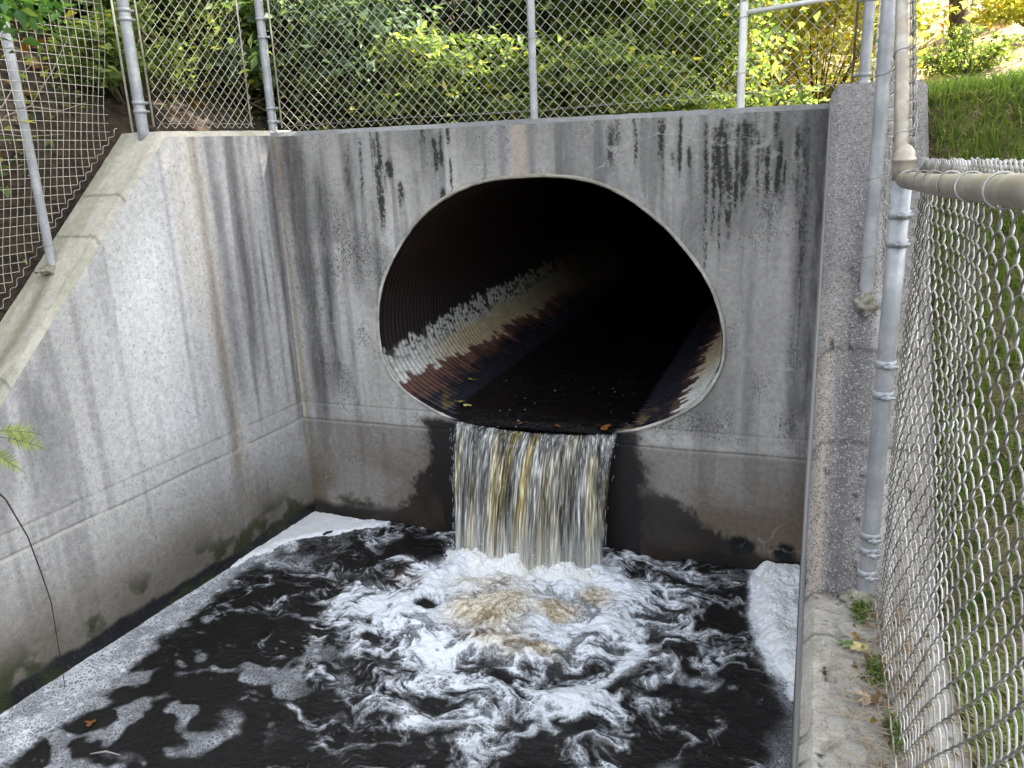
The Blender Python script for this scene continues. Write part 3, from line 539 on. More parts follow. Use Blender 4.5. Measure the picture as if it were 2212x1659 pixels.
def foam_rafts():       # thick piles of foam standing against the walls
    root = None
    nx, ny = 200, 460
    X, Y = np.meshgrid(np.linspace(3.28, 3.722, nx), np.linspace(.02, -1.5, ny), indexing='ij')
    inner = np.interp(-Y, [0, .5, 1.03, 1.35], [3.385, 3.43, 3.55, 3.74])+.09*(fbm(Y*7, X*7, 901)-.5)+.04*(fbm(Y*24, X*24, 902)-.5)
    h = ss(-.01, .13, X-inner)**.7*ss(-1.42, -1.0, Y+.1*(fbm(X*9, Y*9, 903)-.5))*ss(.0, .03, -Y+.02*(fbm(X*22, X*0, 905)))
    Z = -.03+h*(.055+.05*fbm(X*6, Y*6, 907)+.028*fbm(X*21, Y*21, 909)+.01*fbm(X*70, Y*70, 911)+.03*ss(-.35, -.05, Y))
    V1 = np.stack([X, Y, Z], -1).reshape(-1, 3); F1 = gridF(nx, ny)[:, ::-1]
    nx2, ny2 = 260, 220
    s, o = np.meshgrid(np.linspace(0, 1.1, nx2), np.linspace(-.01, .75, ny2), indexing='ij')
    wd = np.interp(s, [0, .02, .5, 1.1], [.72, .70, .17, .04]); h = ss(-.01, .09, wd-o+.12*(fbm(s*9, o*9, 913)-.5)+.04*(fbm(s*30, o*30, 914)-.5))
    h = h*ss(1.08, .85, s); P = s[..., None]*dl-o[..., None]*nl; P[..., 2] = -.03+h*(.042+.012*fbm(s*18, o*18, 915)+.008*fbm(s*60, o*60, 917))
    m = M('bubbly foam'); e = m.vor(75, 'DISTANCE_TO_EDGE'); n = m.noise(9, 4, .6); c = m.mix(m.rng(e, .02, .2, 0, .45), (.82, .84, .87), (.5, .52, .56)); c = m.mix(m.rng(n, .45, .65, 0, .4), c, (.78, .77, .72))
    fm = m.set(Base_Color=c, Roughness=.4, Normal=m.bump(m.math('ADD', m.vor(150), m.vor(70)), .5, .005))
    o1 = mk('foam', V1, F1, fm); tag(o1, kind='stuff', label='thick pile of white foam against the right wall')
    o2 = mk('foam', P, gridF(nx2, ny2), fm); tag(o2, kind='stuff', label='flat white foam in the left corner of the pool')
foam_rafts()
# ------------------------------------------------------------------ ground
def gh(x, y):
    s = -y; T_ = np.where(s < .9, 2.9, np.maximum(1.3, 2.9-1.0*(s-.9)))
    near_r = np.maximum(x-4.1, 0); near_l = np.maximum(-.45-x-.1*s, 0)
    hr = T_+np.minimum(np.maximum(2.92-T_, 0), .42*near_r)
    hl = T_+np.minimum(4, .75*near_l)
    far = .34*np.maximum(y-1.4, 0)*ss(3.2, -1.5, x)
    bank = np.minimum(5, .36*np.maximum(0, (x-4.7)+(y-4)*.3)*ss(.5, 4.5, y)+.12*np.maximum(y-13, 0))
    h = np.where(x > 1.8, hr, hl)
    h = h+far+bank+.1*(fbm(x*.8, y*.8, 1001)-.5)*ss(.5, 2, np.abs(x-1.85)-1.6+np.maximum(y, 0))+.03*(fbm(x*5, y*5, 1003)-.5)
    return h
def ground():
    def ax(lo, hi, a, b, fine):
        return np.concatenate([-np.geomspace(-(lo-a)+.3, .3, 36)[:-1]+a+.3, np.arange(a, b, fine), b+np.geomspace(.3, hi-b, 40)-.3+fine])
    xs = ax(-60, 60, -3.2, 6.8, .07); ys = ax(-40, 90, -6.2, 4.5, .07)
    X, Y = np.meshgrid(xs, ys, indexing='ij'); Z = gh(X, Y)
    s = -Y; left = -.02-.0965*np.maximum(s, 0)-.2; right = WD+.2
    inside = (X > left) & (X < right) & (Y < .18)
    Z = np.where(inside, -.7, Z)
    # keep the soil a little below the copings beside the walls
    c = np.zeros(X.shape+(3,))+np.array([.075, .05, .032]); c = lerp(c, (.17, .125, .085), fbm(X*3, Y*3, 1005)*ss(.4, .7, fbm(X*.9, Y*.9, 1007)))
    gr = ss(4.3, 4.8, X)*ss(6.5, 4.5, Y+.5*(X-4))*ss(.3, .5, fbm(X*2, Y*2, 1009)+.2); c = lerp(c, (.07, .1, .025), gr*.8)
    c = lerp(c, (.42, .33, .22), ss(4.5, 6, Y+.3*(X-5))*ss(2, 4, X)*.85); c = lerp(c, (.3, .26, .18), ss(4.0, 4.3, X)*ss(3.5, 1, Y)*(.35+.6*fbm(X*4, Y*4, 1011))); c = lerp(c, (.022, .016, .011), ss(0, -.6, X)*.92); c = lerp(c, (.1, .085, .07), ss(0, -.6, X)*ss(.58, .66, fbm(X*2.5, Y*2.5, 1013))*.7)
    m = M('soil and leaf litter'); k = m.vor(22, out='Color'); sc = m.n('ShaderNodeSeparateColor'); m.L(k, sc.inputs[0])
    co = m.mix(1., m.attr('col'), m.mix(sc.outputs[0], (.5, .5, .5), (1.6, 1.5, 1.4)), 'MULTIPLY')
    mt = m.set(Base_Color=co, Roughness=.95, Normal=m.bump(m.math('ADD', m.noise(30, 5, .7), m.vor(22)), .8, .03))
    F = gridF(len(xs), len(ys)); zf = Z.ravel()[F]; F = F[(zf.max(1)-zf.min(1) < 1.2)]
    mk('ground', np.stack([X, Y, Z], -1), F, mt, col=c)['kind'] = 'structure'
ground()

# ------------------------------------------------------------------ chain-link fences
A_ = .0357
def link_paths(nu, nv, lod):
    """zigzag wires: (u along, v up, w out); wire k hooks its neighbours at every turn"""
    out = []
    if lod > 1: seg = [(0, 0, 0), (.1, .5, .85), (.25, 1, 1), (.75, 1, 1), (.9, .5, .85)]
    else: seg = [(0, 0, 0), (.22, 1, 1), (.78, 1, 1)]
    for k in range(nu):
        P = []
        for j in range(nv):
            a = (j+k) % 2; u0 = k+a; u1 = k+1-a; sg = 1 if a else -1
            for t, ww, _ in seg: P.append((u0+(u1-u0)*t+(.045*(1 if a else -1) if t == 0 else 0), j+t, sg*ww))
        out.append(np.array(P)*np.array([A_, A_, .0032 if lod == 1 else .0042]))
    return out
def fabric(root, O, U, V, N, nu, nv, lod=1, r=.0019, mat=None, keep=None, warp=None, name='mesh_fabric'):
    O, U, V, N = (np.asarray(q_, float) for q_ in (O, U, V, N)); b = B()
    for P in link_paths(nu, nv, lod):
        W = O+P[:, :1]*U+P[:, 1:2]*V+P[:, 2:]*N
        if warp is not None: W = warp(W, P)
        if keep is None: b.tube(W, r, 5 if lod == 1 else 8, N, False); continue
        ok = keep(W); i = 0
        while i < len(ok):
            if ok[i]:
                j = i
                while j < len(ok) and ok[j]: j += 1
                if j-i >= 3: b.tube(W[i:j], r, 5 if lod == 1 else 8, N, False)
                i = j
            else: i += 1
    return b.build(name, mat or wire_m, root)
def post(root, base, h, r, bands=(), mat=None, bandx=(1, 0, 0), label=None, sink=.06):
    base = np.asarray(base, float)
    z = np.array([-sink, 0, h*.33, h*.66, h]); b = B(); P = base+z[:, None]*np.array([0, 0, 1.]); b.tube(P, r, 20, (1, 0, 0))
    o = b.build('post', mat or galv, root)
    if label: o['label'] = label
    d = np.asarray(bandx, float); d /= np.linalg.norm(d)
    for zb in bands:
        c = base+[0, 0, zb]; q_ = B(); th = np.linspace(0, 2*np.pi, 25)
        n_ = np.cross([0, 0, 1], d)
        prof = [(r+.0005, -.012), (r+.004, -.011), (r+.004, .011), (r+.0005, .012)]
        V = [c+np.array([0, 0, pz])+pr*(np.cos(t)*d+np.sin(t)*n_) for t in th for pr, pz in prof]; q_.add(V, gridF(25, 4))
        e = c+d*(r+.002); q_.tube([e+[0, 0, -.0]-n_*.003, e+d*.028-n_*.003], .0085, 6); q_.tube([e+d*.017-n_*.02, e+d*.017+n_*.02], .0055, 6)
        q_.build('brace_band', galv, o)
    return o
def rod(root, name, P, r, mat, k=12): b = B(); b.tube(P, r, k); return b.build(name, mat, root)
def tie(root, c, axis, r, side):      # wire tie looped round a pipe and hooked to the mesh on `side`
    c = np.asarray(c, float); ax = np.asarray(axis, float); ax /= np.linalg.norm(ax); sd_ = np.asarray(side, float); sd_ = sd_-ax*(sd_@ax); sd_ /= np.linalg.norm(sd_); n_ = np.cross(ax, sd_)
    th = np.linspace(.25*np.pi, 1.75*np.pi, 15); P = [c+(r+.002)*(np.cos(t)*sd_+np.sin(t)*n_)+ax*(.012*(t/np.pi-1)) for t in th]
    P = [c+sd_*(r+.022)+n_*.0-ax*.03]+P+[c+sd_*(r+.024)+ax*.026, c+sd_*(r+.03)-n_*.012+ax*.02]
    b = B(); b.tube(np.array(P), .0018, 6, ax); return b.build('tie_wire', wire_m, root)
def wavy(root, P0, P1, amp, N, n, r=.0017):
    P0, P1 = np.asarray(P0, float), np.asarray(P1, float); t = np.linspace(0, 1, n)[:, None]; d = (P1-P0)/np.linalg.norm(P1-P0); s_ = np.cross(d, N)
    L_ = np.linalg.norm(P1-P0); P = P0+t*(P1-P0)+s_*amp*np.sin(t*L_/.072*2*np.pi)+s_*.012*(vn(t*L_*4, t*0, 5)-.5)
    b = B(); b.tube(P, r, 6, N, False); return b.build('tension_wire', wire_m, root)

FH = 1.43
# fence on the headwall
hf = empty('chain_link_fence', (1.9, .1, TH), 'galvanised chain link fence standing along the top of the headwall', 'fence', 'chain link fences')
def lift(W, P):
    W = W.copy(); x = W[:, 0]; W[:, 2] += .055*ss(1.6, 3.9, x)+.008*np.sin(x*2.2)-.01; W[:, 1] += .018*np.sin(x*1.7+W[:, 2]*2)+.008*np.sin(x*5+W[:, 2]*3); return W
fabric(hf, (.03, .115, TH+.012), (1, 0, 0), (0, 0, 1), (0, 1, 0), 107, 40, warp=lift, mat=wire_old)
wavy(hf, (.05, .105, TH+.045), (1.9, .105, TH+.05), .003, np.array([0, 1., 0]), 500); wavy(hf, (1.9, .105, TH+.05), (3.86, .105, TH+.10), .0015, np.array([0, 1., 0]), 500)
post(hf, (-.035, .09, TL), FH, .030, (.06, .15, .62, .74, 1.3), bandx=(1, 0, 0)); post(hf, (1.945, .08, TH), FH, .024, ()); post(hf, (3.215, .1, TH), FH, .023, (), galv_sunlit)
post(hf, (3.875, .05, TR_), FH, .030, (.045, .09, .47, 1.3), bandx=(-1, .1, 0))
for x in (.035,): rod(hf, 'tension_bar', [(x, .1, TH+.03), (x, .1, TH+FH)], .0055, wire_old)
rod(hf, 'tension_bar', [(3.815, .09, TR_+.04), (3.82, .09, TR_+FH)], .0065, rust_m)
rod(hf, 'top_rail', [(-.03, .09, TH+FH), (3.875, .07, TH+FH+.04)], .021, galv_pale)
rod(hf, 'brace_rail', [(3.2, .1, 3.465), (3.875, .08, 3.51)], .014, galv_sunlit); rod(hf, 'truss_rod', [(3.2, .075, 3.53), (3.88, .07, 3.60)], .008, galv_sunlit)
for z in (3.12, 3.42, 3.85): tie(hf, (1.945, .08, z), (0, 0, 1), .024, (.4, 1, 0)); tie(hf, (3.215, .1, z+.02), (0, 0, 1), .026, (.4, 1, 0))
# fence on the left wing wall
lf = empty('chain_link_fence', (-.45, -1.7, 2.2), 'chain link fence stepping down the sloping left wing wall', 'fence', 'chain link fences')
def lp(s, off, z): return np.array(dl*s+nl*off+[0, 0, z])
z3 = np.array([0, 0, 1.])
fabric(lf, lp(.03, .115, TL+.02), dl, z3, -nl, 24, 40, mat=wire_old)
wavy(lf, lp(.03, .1, TL+.05), lp(.9, .1, TL+.05), .003, -nl, 240)
post(lf, lp(.96, .16, TL), FH+.03, .034, (.12, .17, .64, .69, 1.3), bandx=-dl)
rod(lf, 'tension_bar', [lp(.88, .15, TL+.03), lp(.88, .15, TL+FH)], .0065, wire_old); rod(lf, 'tension_bar', [lp(1.03, .17, TL+.0), lp(1.03, .17, TL+FH)], .0065, wire_old); rod(lf, 'tension_bar', [lp(.07, .1, TL+.03), lp(.07, .1, TL+FH)], .0055, wire_old)
sl_ = (dl-z3*.9835); sl_ /= np.linalg.norm(sl_); sv = (dl*.9835+z3); sv /= np.linalg.norm(sv)
O = lp(1.0, .37, TL+.03)-sv*0
def kp(W):
    s = W@dl; return (s > 1.03) & (s < 2.62) & (W[:, 2] < ltop(s)+FH) & (W[:, 2] > .8)
def flare(W, P):
    k_ = np.clip(P[:, 0], 0, 1.2)[:, None]; return W-nl*.15*np.exp(-np.maximum(W@dl-1.0, 0)[:, None]*0)*0 + (-nl)*(.17*np.clip(P[:, 0:1]/1.0, 0, 1))
fabric(lf, O-sl_*.9, sv, sl_, -nl, 29, 150, keep=kp, warp=lambda W, P: W-nl*(.16*ss(0, .5, P[:, 0]))[:, None]+nl*(.01*np.sin(W[:, 2]*4))[:, None], mat=wire_old)
b = B(); t = np.linspace(0, 1, 500)[:, None]; q_ = lp(.98, .36, TL+.03)+t*(sl_*2.3)+sv*(.010*np.sin(t*2.3/.0714*2*np.pi/1.0))-sv*.0; b.tube(q_, .0021, 6, nl, False); b.build('tension_wire', wire_m, lf)
post(lf, lp(1.665, .25, 2.25), FH, .0245, (), label='leaning grey post set in a lump of mortar'); post(lf, lp(2.64, .25, LEDGE), FH, .0245, ()); post(lf, lp(4.5, .25, LEDGE), FH, .0245, ()); fabric(lf, lp(2.64, .3, LEDGE+.02), dl, z3, -nl, 52, 40)
for z in (2.36, 2.72, 3.1, 3.4): tie(lf, lp(1.665, .25, z), (0, 0, 1), .0245, (-1, 0, 0))
rod(lf, 'top_rail', [lp(.1, .14, TL+FH), lp(.96, .16, TL+FH)], .021, galv_pale); rod(lf, 'top_rail', [lp(.96, .17, TL+FH), lp(2.64, .25, LEDGE+FH), lp(4.5, .25, LEDGE+FH)], .021, galv_pale)
# fence on the right wing wall and ledge
rf = empty('chain_link_fence', (3.9, -2.57, LEDGE), 'chain link fence beside us on the right with weathered top rail', 'fence', 'chain link fences')
ML = (3.888, -2.56, LEDGE)
mp_ = post(rf, ML, 1.315, .0262, (.085, .165, .215, .68, .775, 1.13, 1.21), bandx=(.25, -1, 0), label='thick end post with dome cap', sink=.02)
b = B(); z_ = np.array([0, .03, .045, .05, .053, .056, .06, .066, .078, .088, .094, .097]); r_ = np.array([.0325, .0325, .0335, .0372, .0385, .0372, .035, .034, .029, .02, .01, .001])*.86
b.tube(np.array([[3.888, -2.56, LEDGE+1.315-.01+z] for z in z_]), r_, 24, (1, 0, 0)); cap_o = b.build('post_cap', galv_pale, mp_)
rod(rf, 'top_rail', [(3.888, -2.60, 2.665), (3.89, -3.2, 2.685), (3.90, -4.0, 2.722), (3.9, -6., 2.75)], .021, galv_pale, 24)
rod(rf, 'top_rail', [(3.885, -2.52, 2.71), (3.887, -2.05, 3.18), (3.9, -.86, 4.37)], .021, galv_pale, 24)
post(rf, (3.915, -.86, TR_), FH, .030, (.05, .12, .18, .24, .9), bandx=(.1, -1, 0))
post(rf, (3.868, -1.72, 2.2), FH, .0255, (), label='grey post set in a lump of mortar on the coping')
for z in (2.33, 2.62, 2.98, 3.35): tie(rf, (3.868, -1.72, z), (0, 0, 1), .0255, (1, -.5, 0))
def bulge(W, P):
    W = W.copy(); W[:, 0] += .012*np.sin(W[:, 1]*3+.6)*np.sin((W[:, 2]-1.3)*2.3)+.006*np.sin(W[:, 1]*9); W[:, 2] += (.03*ss(-2.6, -4, W[:, 1])); return W
fabric(rf, (3.925, -2.64, LEDGE+.015), (0, -1, 0), (0, 0, 1), (1, 0, 0), 84, 37, lod=2, r=.0019, warp=bulge)
wavy(rf, (3.912, -2.62, LEDGE+.03), (3.925, -5.4, LEDGE+.03), .006, np.array([1., 0, 0]), 900, .0022)
b = B()        # twisted barbs of the top selvage
for k in range(84):
    y = -2.64-A_*(k+.5); z = LEDGE+.015+A_*37+.03*ss(-2.6, -4, y)
    for sg in (-1, 1): b.tube([(3.925, y-sg*.016, z-.016), (3.925+.004*sg, y, z+.004), (3.925-.003*sg, y+sg*.012, z+.026+.006*random.random())], .0021, 7, (1, 0, 0))
b.build('selvage', wire_m, rf)
for y in (-2.66, -2.72, -2.80, -3.02, -3.2, -3.44, -3.66, -3.9, -4.3, -4.8): tie(rf, (3.892, y, 2.665+(-2.6-y)*.04), (0, -1, .03), .021, (1, 0, -.55))
s2 = np.array([0, -1., -1])/2**.5; v2 = np.array([0, -1., 1])/2**.5
def kp2(W): return (W[:, 1] < -.9) & (W[:, 1] > -2.5) & (W[:, 2] > rtop(-W[:, 1])+.01) & (W[:, 2] < 2.72+(-2.52-W[:, 1])*-1.0*-1*-1+.045)
fabric(rf, np.array([3.918, -.94, TR_+.03])-s2*1.0, v2, s2, (1, 0, 0), 29, 100, keep=kp2)
b = B()
for k in range(46):
    y = -.92-k*.0357; z = 2.72+(-2.52-y)*-1.0; z = 2.72-(y+2.52)*-1.0
    for sg in (-1, 1): b.tube([(3.918, y-sg*.012, z-.012), (3.918+.003*sg, y, z+.004), (3.918+.004*sg, y-.012, z+.026)], .0018, 5, (1, 0, 0))
b.build('selvage', wire_m, rf)
for y in (-2.46, -2.22, -1.98, -1.7, -1.4): tie(rf, (3.886, y, 2.71+(y+2.52)), (0, 1, 1), .021, (1, -.3, .3))
fabric(rf, (3.92, -.8, TR_+.03), (0, 1, 0), (0, 0, 1), (1, 0, 0), 22, 39, mat=wire_old)
def lump(name, c, r, label, par):
    n = 40; th, ph = np.meshgrid(np.linspace(0, 2*np.pi, n, endpoint=False), np.linspace(0, np.pi/1.7, 16), indexing='ij')
    d = np.stack([np.cos(th)*np.sin(ph), np.sin(th)*np.sin(ph), np.cos(ph)], -1); rr = 1+.9*(fbm(d[..., 0]*4+5, d[..., 1]*3+d[..., 2]*2+5, 1101)-.5)
    P = np.asarray(c)+d*rr[..., None]*np.asarray(r); cc_ = np.zeros(P.shape)+np.array([.24, .225, .19]); cc_ *= (.45+fbm(P[..., 0]*30+P[..., 2]*20, P[..., 1]*30, 1103))[..., None]
    cc_ = lerp(cc_, (.07, .08, .02), ss(.5, .7, fbm(P[..., 0]*25, P[..., 2]*25+P[..., 1]*20, 1107))*.6)
    o = mk(name, P, gridF(n, 16, closeu=True), conc, par, col=cc_, fa={'wet': th*0}); return o
lump('mortar_footing', lp(1.69, .24, 2.215), (.05, .085, .035), '', lf); lump('mortar_footing', (3.866, -1.75, 2.14), (.045, .09, .05), '', rf); lump('mortar_footing', (3.868, -2.60, LEDGE-.005), (.06, .06, .03), '', rf)

# ------------------------------------------------------------------ plants
def leaf_mat(name, c1, c2, c3, trans=.5):
    m = M(name); r_ = m.attr('rnd', True)
    c = m.mix(m.rng(r_, .15, .75), c1, c2); c = m.mix(m.rng(r_, .88, .97), c, c3)
    d = m.p; d.inputs['Specular IOR Level'].default_value = .35
    m.set(Base_Color=c, Roughness=.5)
    t = m.n('ShaderNodeBsdfTranslucent'); tc = m.mix(1., c, (1.55, 1.55, .8), 'MULTIPLY'); m.L(tc, t.inputs[0])
    x = m.n('ShaderNodeMixShader'); x.inputs[0].default_value = trans; m.L(d.outputs[0], x.inputs[1]); m.L(t.outputs[0], x.inputs[2]); m.L(x.outputs[0], m.out.inputs[0]); return m.m
LG = leaf_mat('green leaves', (.065, .105, .03), (.2, .27, .085), (.4, .38, .07), .58); LD = leaf_mat('dark leaves', (.022, .05, .018), (.055, .1, .03), (.16, .18, .04), .35)
LB = leaf_mat('blue green leaves', (.06, .11, .055), (.13, .2, .1), (.2, .25, .09), .35); LY = leaf_mat('yellow green leaves', (.24, .28, .06), (.5, .48, .13), (.55, .32, .04), .55); LT = leaf_mat('tan leaves', (.12, .075, .03), (.3, .2, .08), (.25, .12, .03), .4)
bark = M('bark'); bark_m = bark.set(Base_Color=bark.mix(bark.rng(bark.noise(12, 5, .7, bark.pos((1, 1, .25))), .35, .65), (.045, .033, .025), (.13, .1, .075)), Roughness=.95, Normal=bark.bump(bark.noise(14, 5, .7, bark.pos((1, 1, .2))), .8, .03))
def leaves(P, size, seed=0, droop=.3, fold=.25, width=.5):
    g = np.random.default_rng(seed); n = len(P)
    d = g.normal(size=(n, 3)); d[:, 2] = d[:, 2]*.6-droop; d /= np.linalg.norm(d, axis=1, keepdims=True)
    up = g.normal(size=(n, 3))*.55+np.array([0, 0, 1]); a = np.cross(d, up); a /= np.linalg.norm(a, axis=1, keepdims=True)+1e-9; nn = np.cross(a, d)
    L_ = size*g.uniform(.4, 1.65, n)[:, None]; W_ = L_*width*g.uniform(.7, 1.1, n)[:, None]
    V = np.stack([P, P+d*L_*.42+a*W_*.55+nn*W_*fold, P+d*L_*.98-nn*L_*.08, P+d*L_*.42-a*W_*.55+nn*W_*fold], 1)
    i = np.arange(n)[:, None]*4; F = np.concatenate([i+np.array([[0, 1, 2]]), i+np.array([[0, 2, 3]])], 0)
    return V.reshape(-1, 3), F, np.repeat(g.random(n), 4)
def cloud(c, r, n, clumps, seed, sig=.2, shell=.5):
    g = np.random.default_rng(seed); d = g.normal(size=(clumps, 3)); d /= np.linalg.norm(d, axis=1, keepdims=True)
    q_ = d*(shell+(1-shell)*g.random((clumps, 1))**.6)*(.75+.5*g.random((clumps, 1))); q_[:, 2] = np.where(q_[:, 2] < -.5, q_[:, 2]*.6, q_[:, 2])
    k = g.integers(0, clumps, n); w_ = g.random(clumps)**.5; P = q_[k]+g.normal(size=(n, 3))*sig*w_[k][:, None]*np.array([1, 1, .6]); return np.asarray(c)+P*np.asarray(r), np.asarray(c)+q_*np.asarray(r)
def stems(base, tips, r0, b=None, seed=0, trunk=None):
    g = np.random.default_rng(seed); b = b or B(); base = np.asarray(base, float)
    for t in tips:
        mid = base+(t-base)*.5+g.normal(size=3)*.08*np.linalg.norm(t-base); mid[2] += .05
        q_ = [base+(mid-base)*k for k in (0, .5, 1)]+[mid+(t-mid)*k for k in (.5, 1)]; b.tube(np.array(q_), np.linspace(r0, r0*.25, 5), 5)
    return b
def shrub(c, r, n, size, mat, label, seed, clumps=60, sig=.22, cat='shrub', nm='shrub', group='shrubs behind the headwall fence', droop=.3, shell=.45):
    x, y = c; z = float(gh(np.array([x]), np.array([y]))[0]); root = empty(nm, (x, y, z), label, cat, group)
    P, tips = cloud((x, y, z+r[2]*.8), r, n, clumps, seed, sig, shell); V, F, rn = leaves(P, size, seed+1, droop)
    mk('foliage', V, F, mat, root, smooth=False, fa={'rnd': rn}); stems((x, y, z-.1), tips[:26], .014, None, seed).build('stem', bark_m, root); return root
def tree(c, h, cr_, n, size, mat, label, seed, clumps=110, lean=(0, 0), sig=.17, tr=.16, group='trees behind the culvert'):
    x, y = c; z = float(gh(np.array([x]), np.array([y]))[0]); root = empty('tree', (x, y, z), label, 'tree', group)
    top = np.array([x+lean[0], y+lean[1], z+h]); P, tips = cloud(top, cr_, n, clumps, seed, sig, .4); V, F, rn = leaves(P, size, seed+1)
    mk('crown', V, F, mat, root, smooth=False, fa={'rnd': rn}); b = B(); t = np.linspace(0, 1, 12)[:, None]; base = np.array([x, y, z-.2])
    Pt = base+t*(top-base)+.12*np.sin(t*5+seed)*np.array([1, .6, 0]); b.tube(Pt, tr*(1.25-.9*t[:, 0]**.7), 12)
    g = np.random.default_rng(seed)
    for tp in tips[:34]:
        k = 4+int(g.integers(0, 7)); s0 = Pt[k]; md = s0+(tp-s0)*.5+[0, 0, .25]; b.tube(np.array([s0, s0+(md-s0)*.5, md, md+(tp-md)*.5, tp]), np.linspace(tr*.33, .012, 5), 6)
    b.build('trunk', bark_m, root); return root
# close thicket on the bank behind the wall
shrub((-.15, 1.1), (.95, .6, .75), 9000, .085, LB, 'bluish green bush behind the left end of the headwall fence', 11)
shrub((.75, .95), (.9, .5, .45), 8000, .07, LG, 'low mid green bush right behind the fence beside the corner post', 13)
shrub((.9, 2.6), (1.3, .9, 1.5), 13000, .11, LD, 'tall dark bush in the shade behind the middle of the fence', 17)
shrub((2.05, .85), (.75, .4, .28), 6000, .06, LG, 'low weedy bush at the foot of the middle fence post', 19)
shrub((2.15, 2.3), (1.0, .8, 1.15), 12000, .085, LG, 'leafy bush with sunlit yellow green tips right of the middle post', 23)
shrub((2.3, 3.5), (1.0, .8, 1.3), 12000, .09, LY, 'broad yellow green bush on the right end of the thicket', 29)
shrub((-.75, .75), (.6, .45, .5), 6000, .07, LG, 'low green bush filling the short fence bay', 32)
shrub((-.9, -.35), (.35, .45, .35), 2600, .06, LG, 'small green bush behind the top of the left wing wall', 33)
shrub((-1.3, .4), (.8, .7, 1.1), 9000, .10, LG, 'green bush behind the short fence bay on the left', 31)
shrub((-1.3, 2.6), (1.6, .9, 1.7), 13000, .12, LD, 'dark high bush behind the short left fence bay', 37)
shrub((-1.9, -1.1), (.55, .6, .5), 4500, .075, LG, 'sparse bush on the bank left of the sloping wall', 41, sig=.3)
shrub((-1.7, -1.9), (.5, .6, .45), 2600, .06, LT, 'dry brown bush low on the left bank', 45, sig=.35)
shrub((-2.4, -1.0), (.7, .7, .8), 5000, .09, LD, 'dark bush halfway up the left bank', 46, sig=.35)
shrub((-2.6, -.3), (.9, .9, 1.0), 7000, .10, LD, 'dark straggly bush high on the left bank', 43, sig=.3)
shrub((3.3, 1.5), (.5, .35, .12), 900, .05, LG, 'small sparse weeds behind the right end of the headwall', 47)
shrub((3.6, 7.2), (1.5, 1.2, 1.2), 12000, .10, LY, 'bright yellow green bush far behind the right fence bay', 53)
shrub((2.0, 8.), (1.5, 1.3, 1.7), 12000, .12, LY, 'yellow green bush beyond the thicket left of the pale post', 59)
tree((-.4, 6.8), 6.2, (2.7, 2.4, 3.0), 26000, .15, LG, 'big green tree filling the top of the view behind the middle post', 71)
tree((-3.2, 4.2), 5.0, (3.0, 2.6, 2.8), 24000, .15, LD, 'dark leafy tree on the left bank', 73)
tree((3.4, 13), 4.6, (3.0, 2.4, 3.2), 20000, .17, LY, 'yellow green tree in full sun beyond the right fence bay', 79)
tree((5.15, 7.4), 4.0, (2.2, 1.8, 1.7), 12000, .11, LY, 'autumn tree with a dark bare trunk at the far right', 83, tr=.12)
tree((8.2, 14), 3.2, (2.6, 1.6, 1.8), 12000, .15, LY, 'golden tree on top of the sunlit right slope', 89)
shrub((6.3, 8.0), (.9, .7, .5), 5000, .08, LY, 'low pale bush in full sun on the right slope', 67)
shrub((5.2, 5.9), (.5, .4, .3), 2600, .05, LG, 'small green bush at the foot of the tree on the right slope', 68)
tree((7.6, 1.5), 6.4, (2.7, 2.2, 1.5), 24000, .26, LG, 'tall unseen tree added beside the right wing wall, whose high crown shades the pool', 97, tr=.15, lean=(-.7, -.3), clumps=150)  # added out of view, crown placed and sized to keep sun off the pool
tree((9.9, -.9), 6.2, (2.9, 2.5, 1.6), 26000, .26, LG, 'tall unseen tree on the right bank, added to shade the ledge', 98, tr=.15, lean=(-.4, .2), clumps=160)  # second added crown out of view, blocks the sun from the ledge
tree((-5.5, 8.5), 6.5, (3.5, 3, 3.5), 18000, .2, LD, 'dark tree higher up the bank at the back left', 101); tree((-2., 12), 6.5, (3.8, 3, 4), 20000, .2, LD, 'dark tree far behind the middle of the fence', 103)

def bare(c, label, seed, n=16, h=1.1):
    x, y = c; z = float(gh(np.array([x]), np.array([y]))[0]); root = empty('bare_bush', (x, y, z), label, 'bush'); g = np.random.default_rng(seed); b = B()
    for _ in range(n):
        a = g.uniform(0, 6.28); P = [np.array([x, y, z-.05])]; d = np.array([math.cos(a)*.7, math.sin(a)*.7, g.uniform(.3, 1.2)]); L_ = h*g.uniform(.5, 1.1)
        for k in range(7): d = d+g.normal(size=3)*.28; d /= np.linalg.norm(d); P.append(P[-1]+d*L_/7)
        b.tube(np.array(P), np.linspace(.009, .002, 8), 5)
        for k in (3, 4, 5):
            e = P[k]+(d+g.normal(size=3)*.8)*L_*.22; b.tube(np.array([P[k], (P[k]+e)/2+g.normal(size=3)*.02, e]), [.004, .003, .0015], 4)
    b.build('stem', M('pale twigs').set(Base_Color=(.3, .25, .2), Roughness=.8), root)
    P = np.array([x, y, z+h*.5])+g.normal(size=(420, 3))*np.array([.3, .3, .3])*h; V, F, rn = leaves(P, .05, seed+1); mk('foliage', V, F, LG, root, False, fa={'rnd': rn})
bare((-1.25, -1.55), 'tangle of bare pale twigs low on the left bank', 201); bare((-1.7, -.75), 'sparse twiggy bush between the two left fence posts', 203); bare((-.95, .55), 'twiggy bush behind the short fence bay', 205, 12, .9)
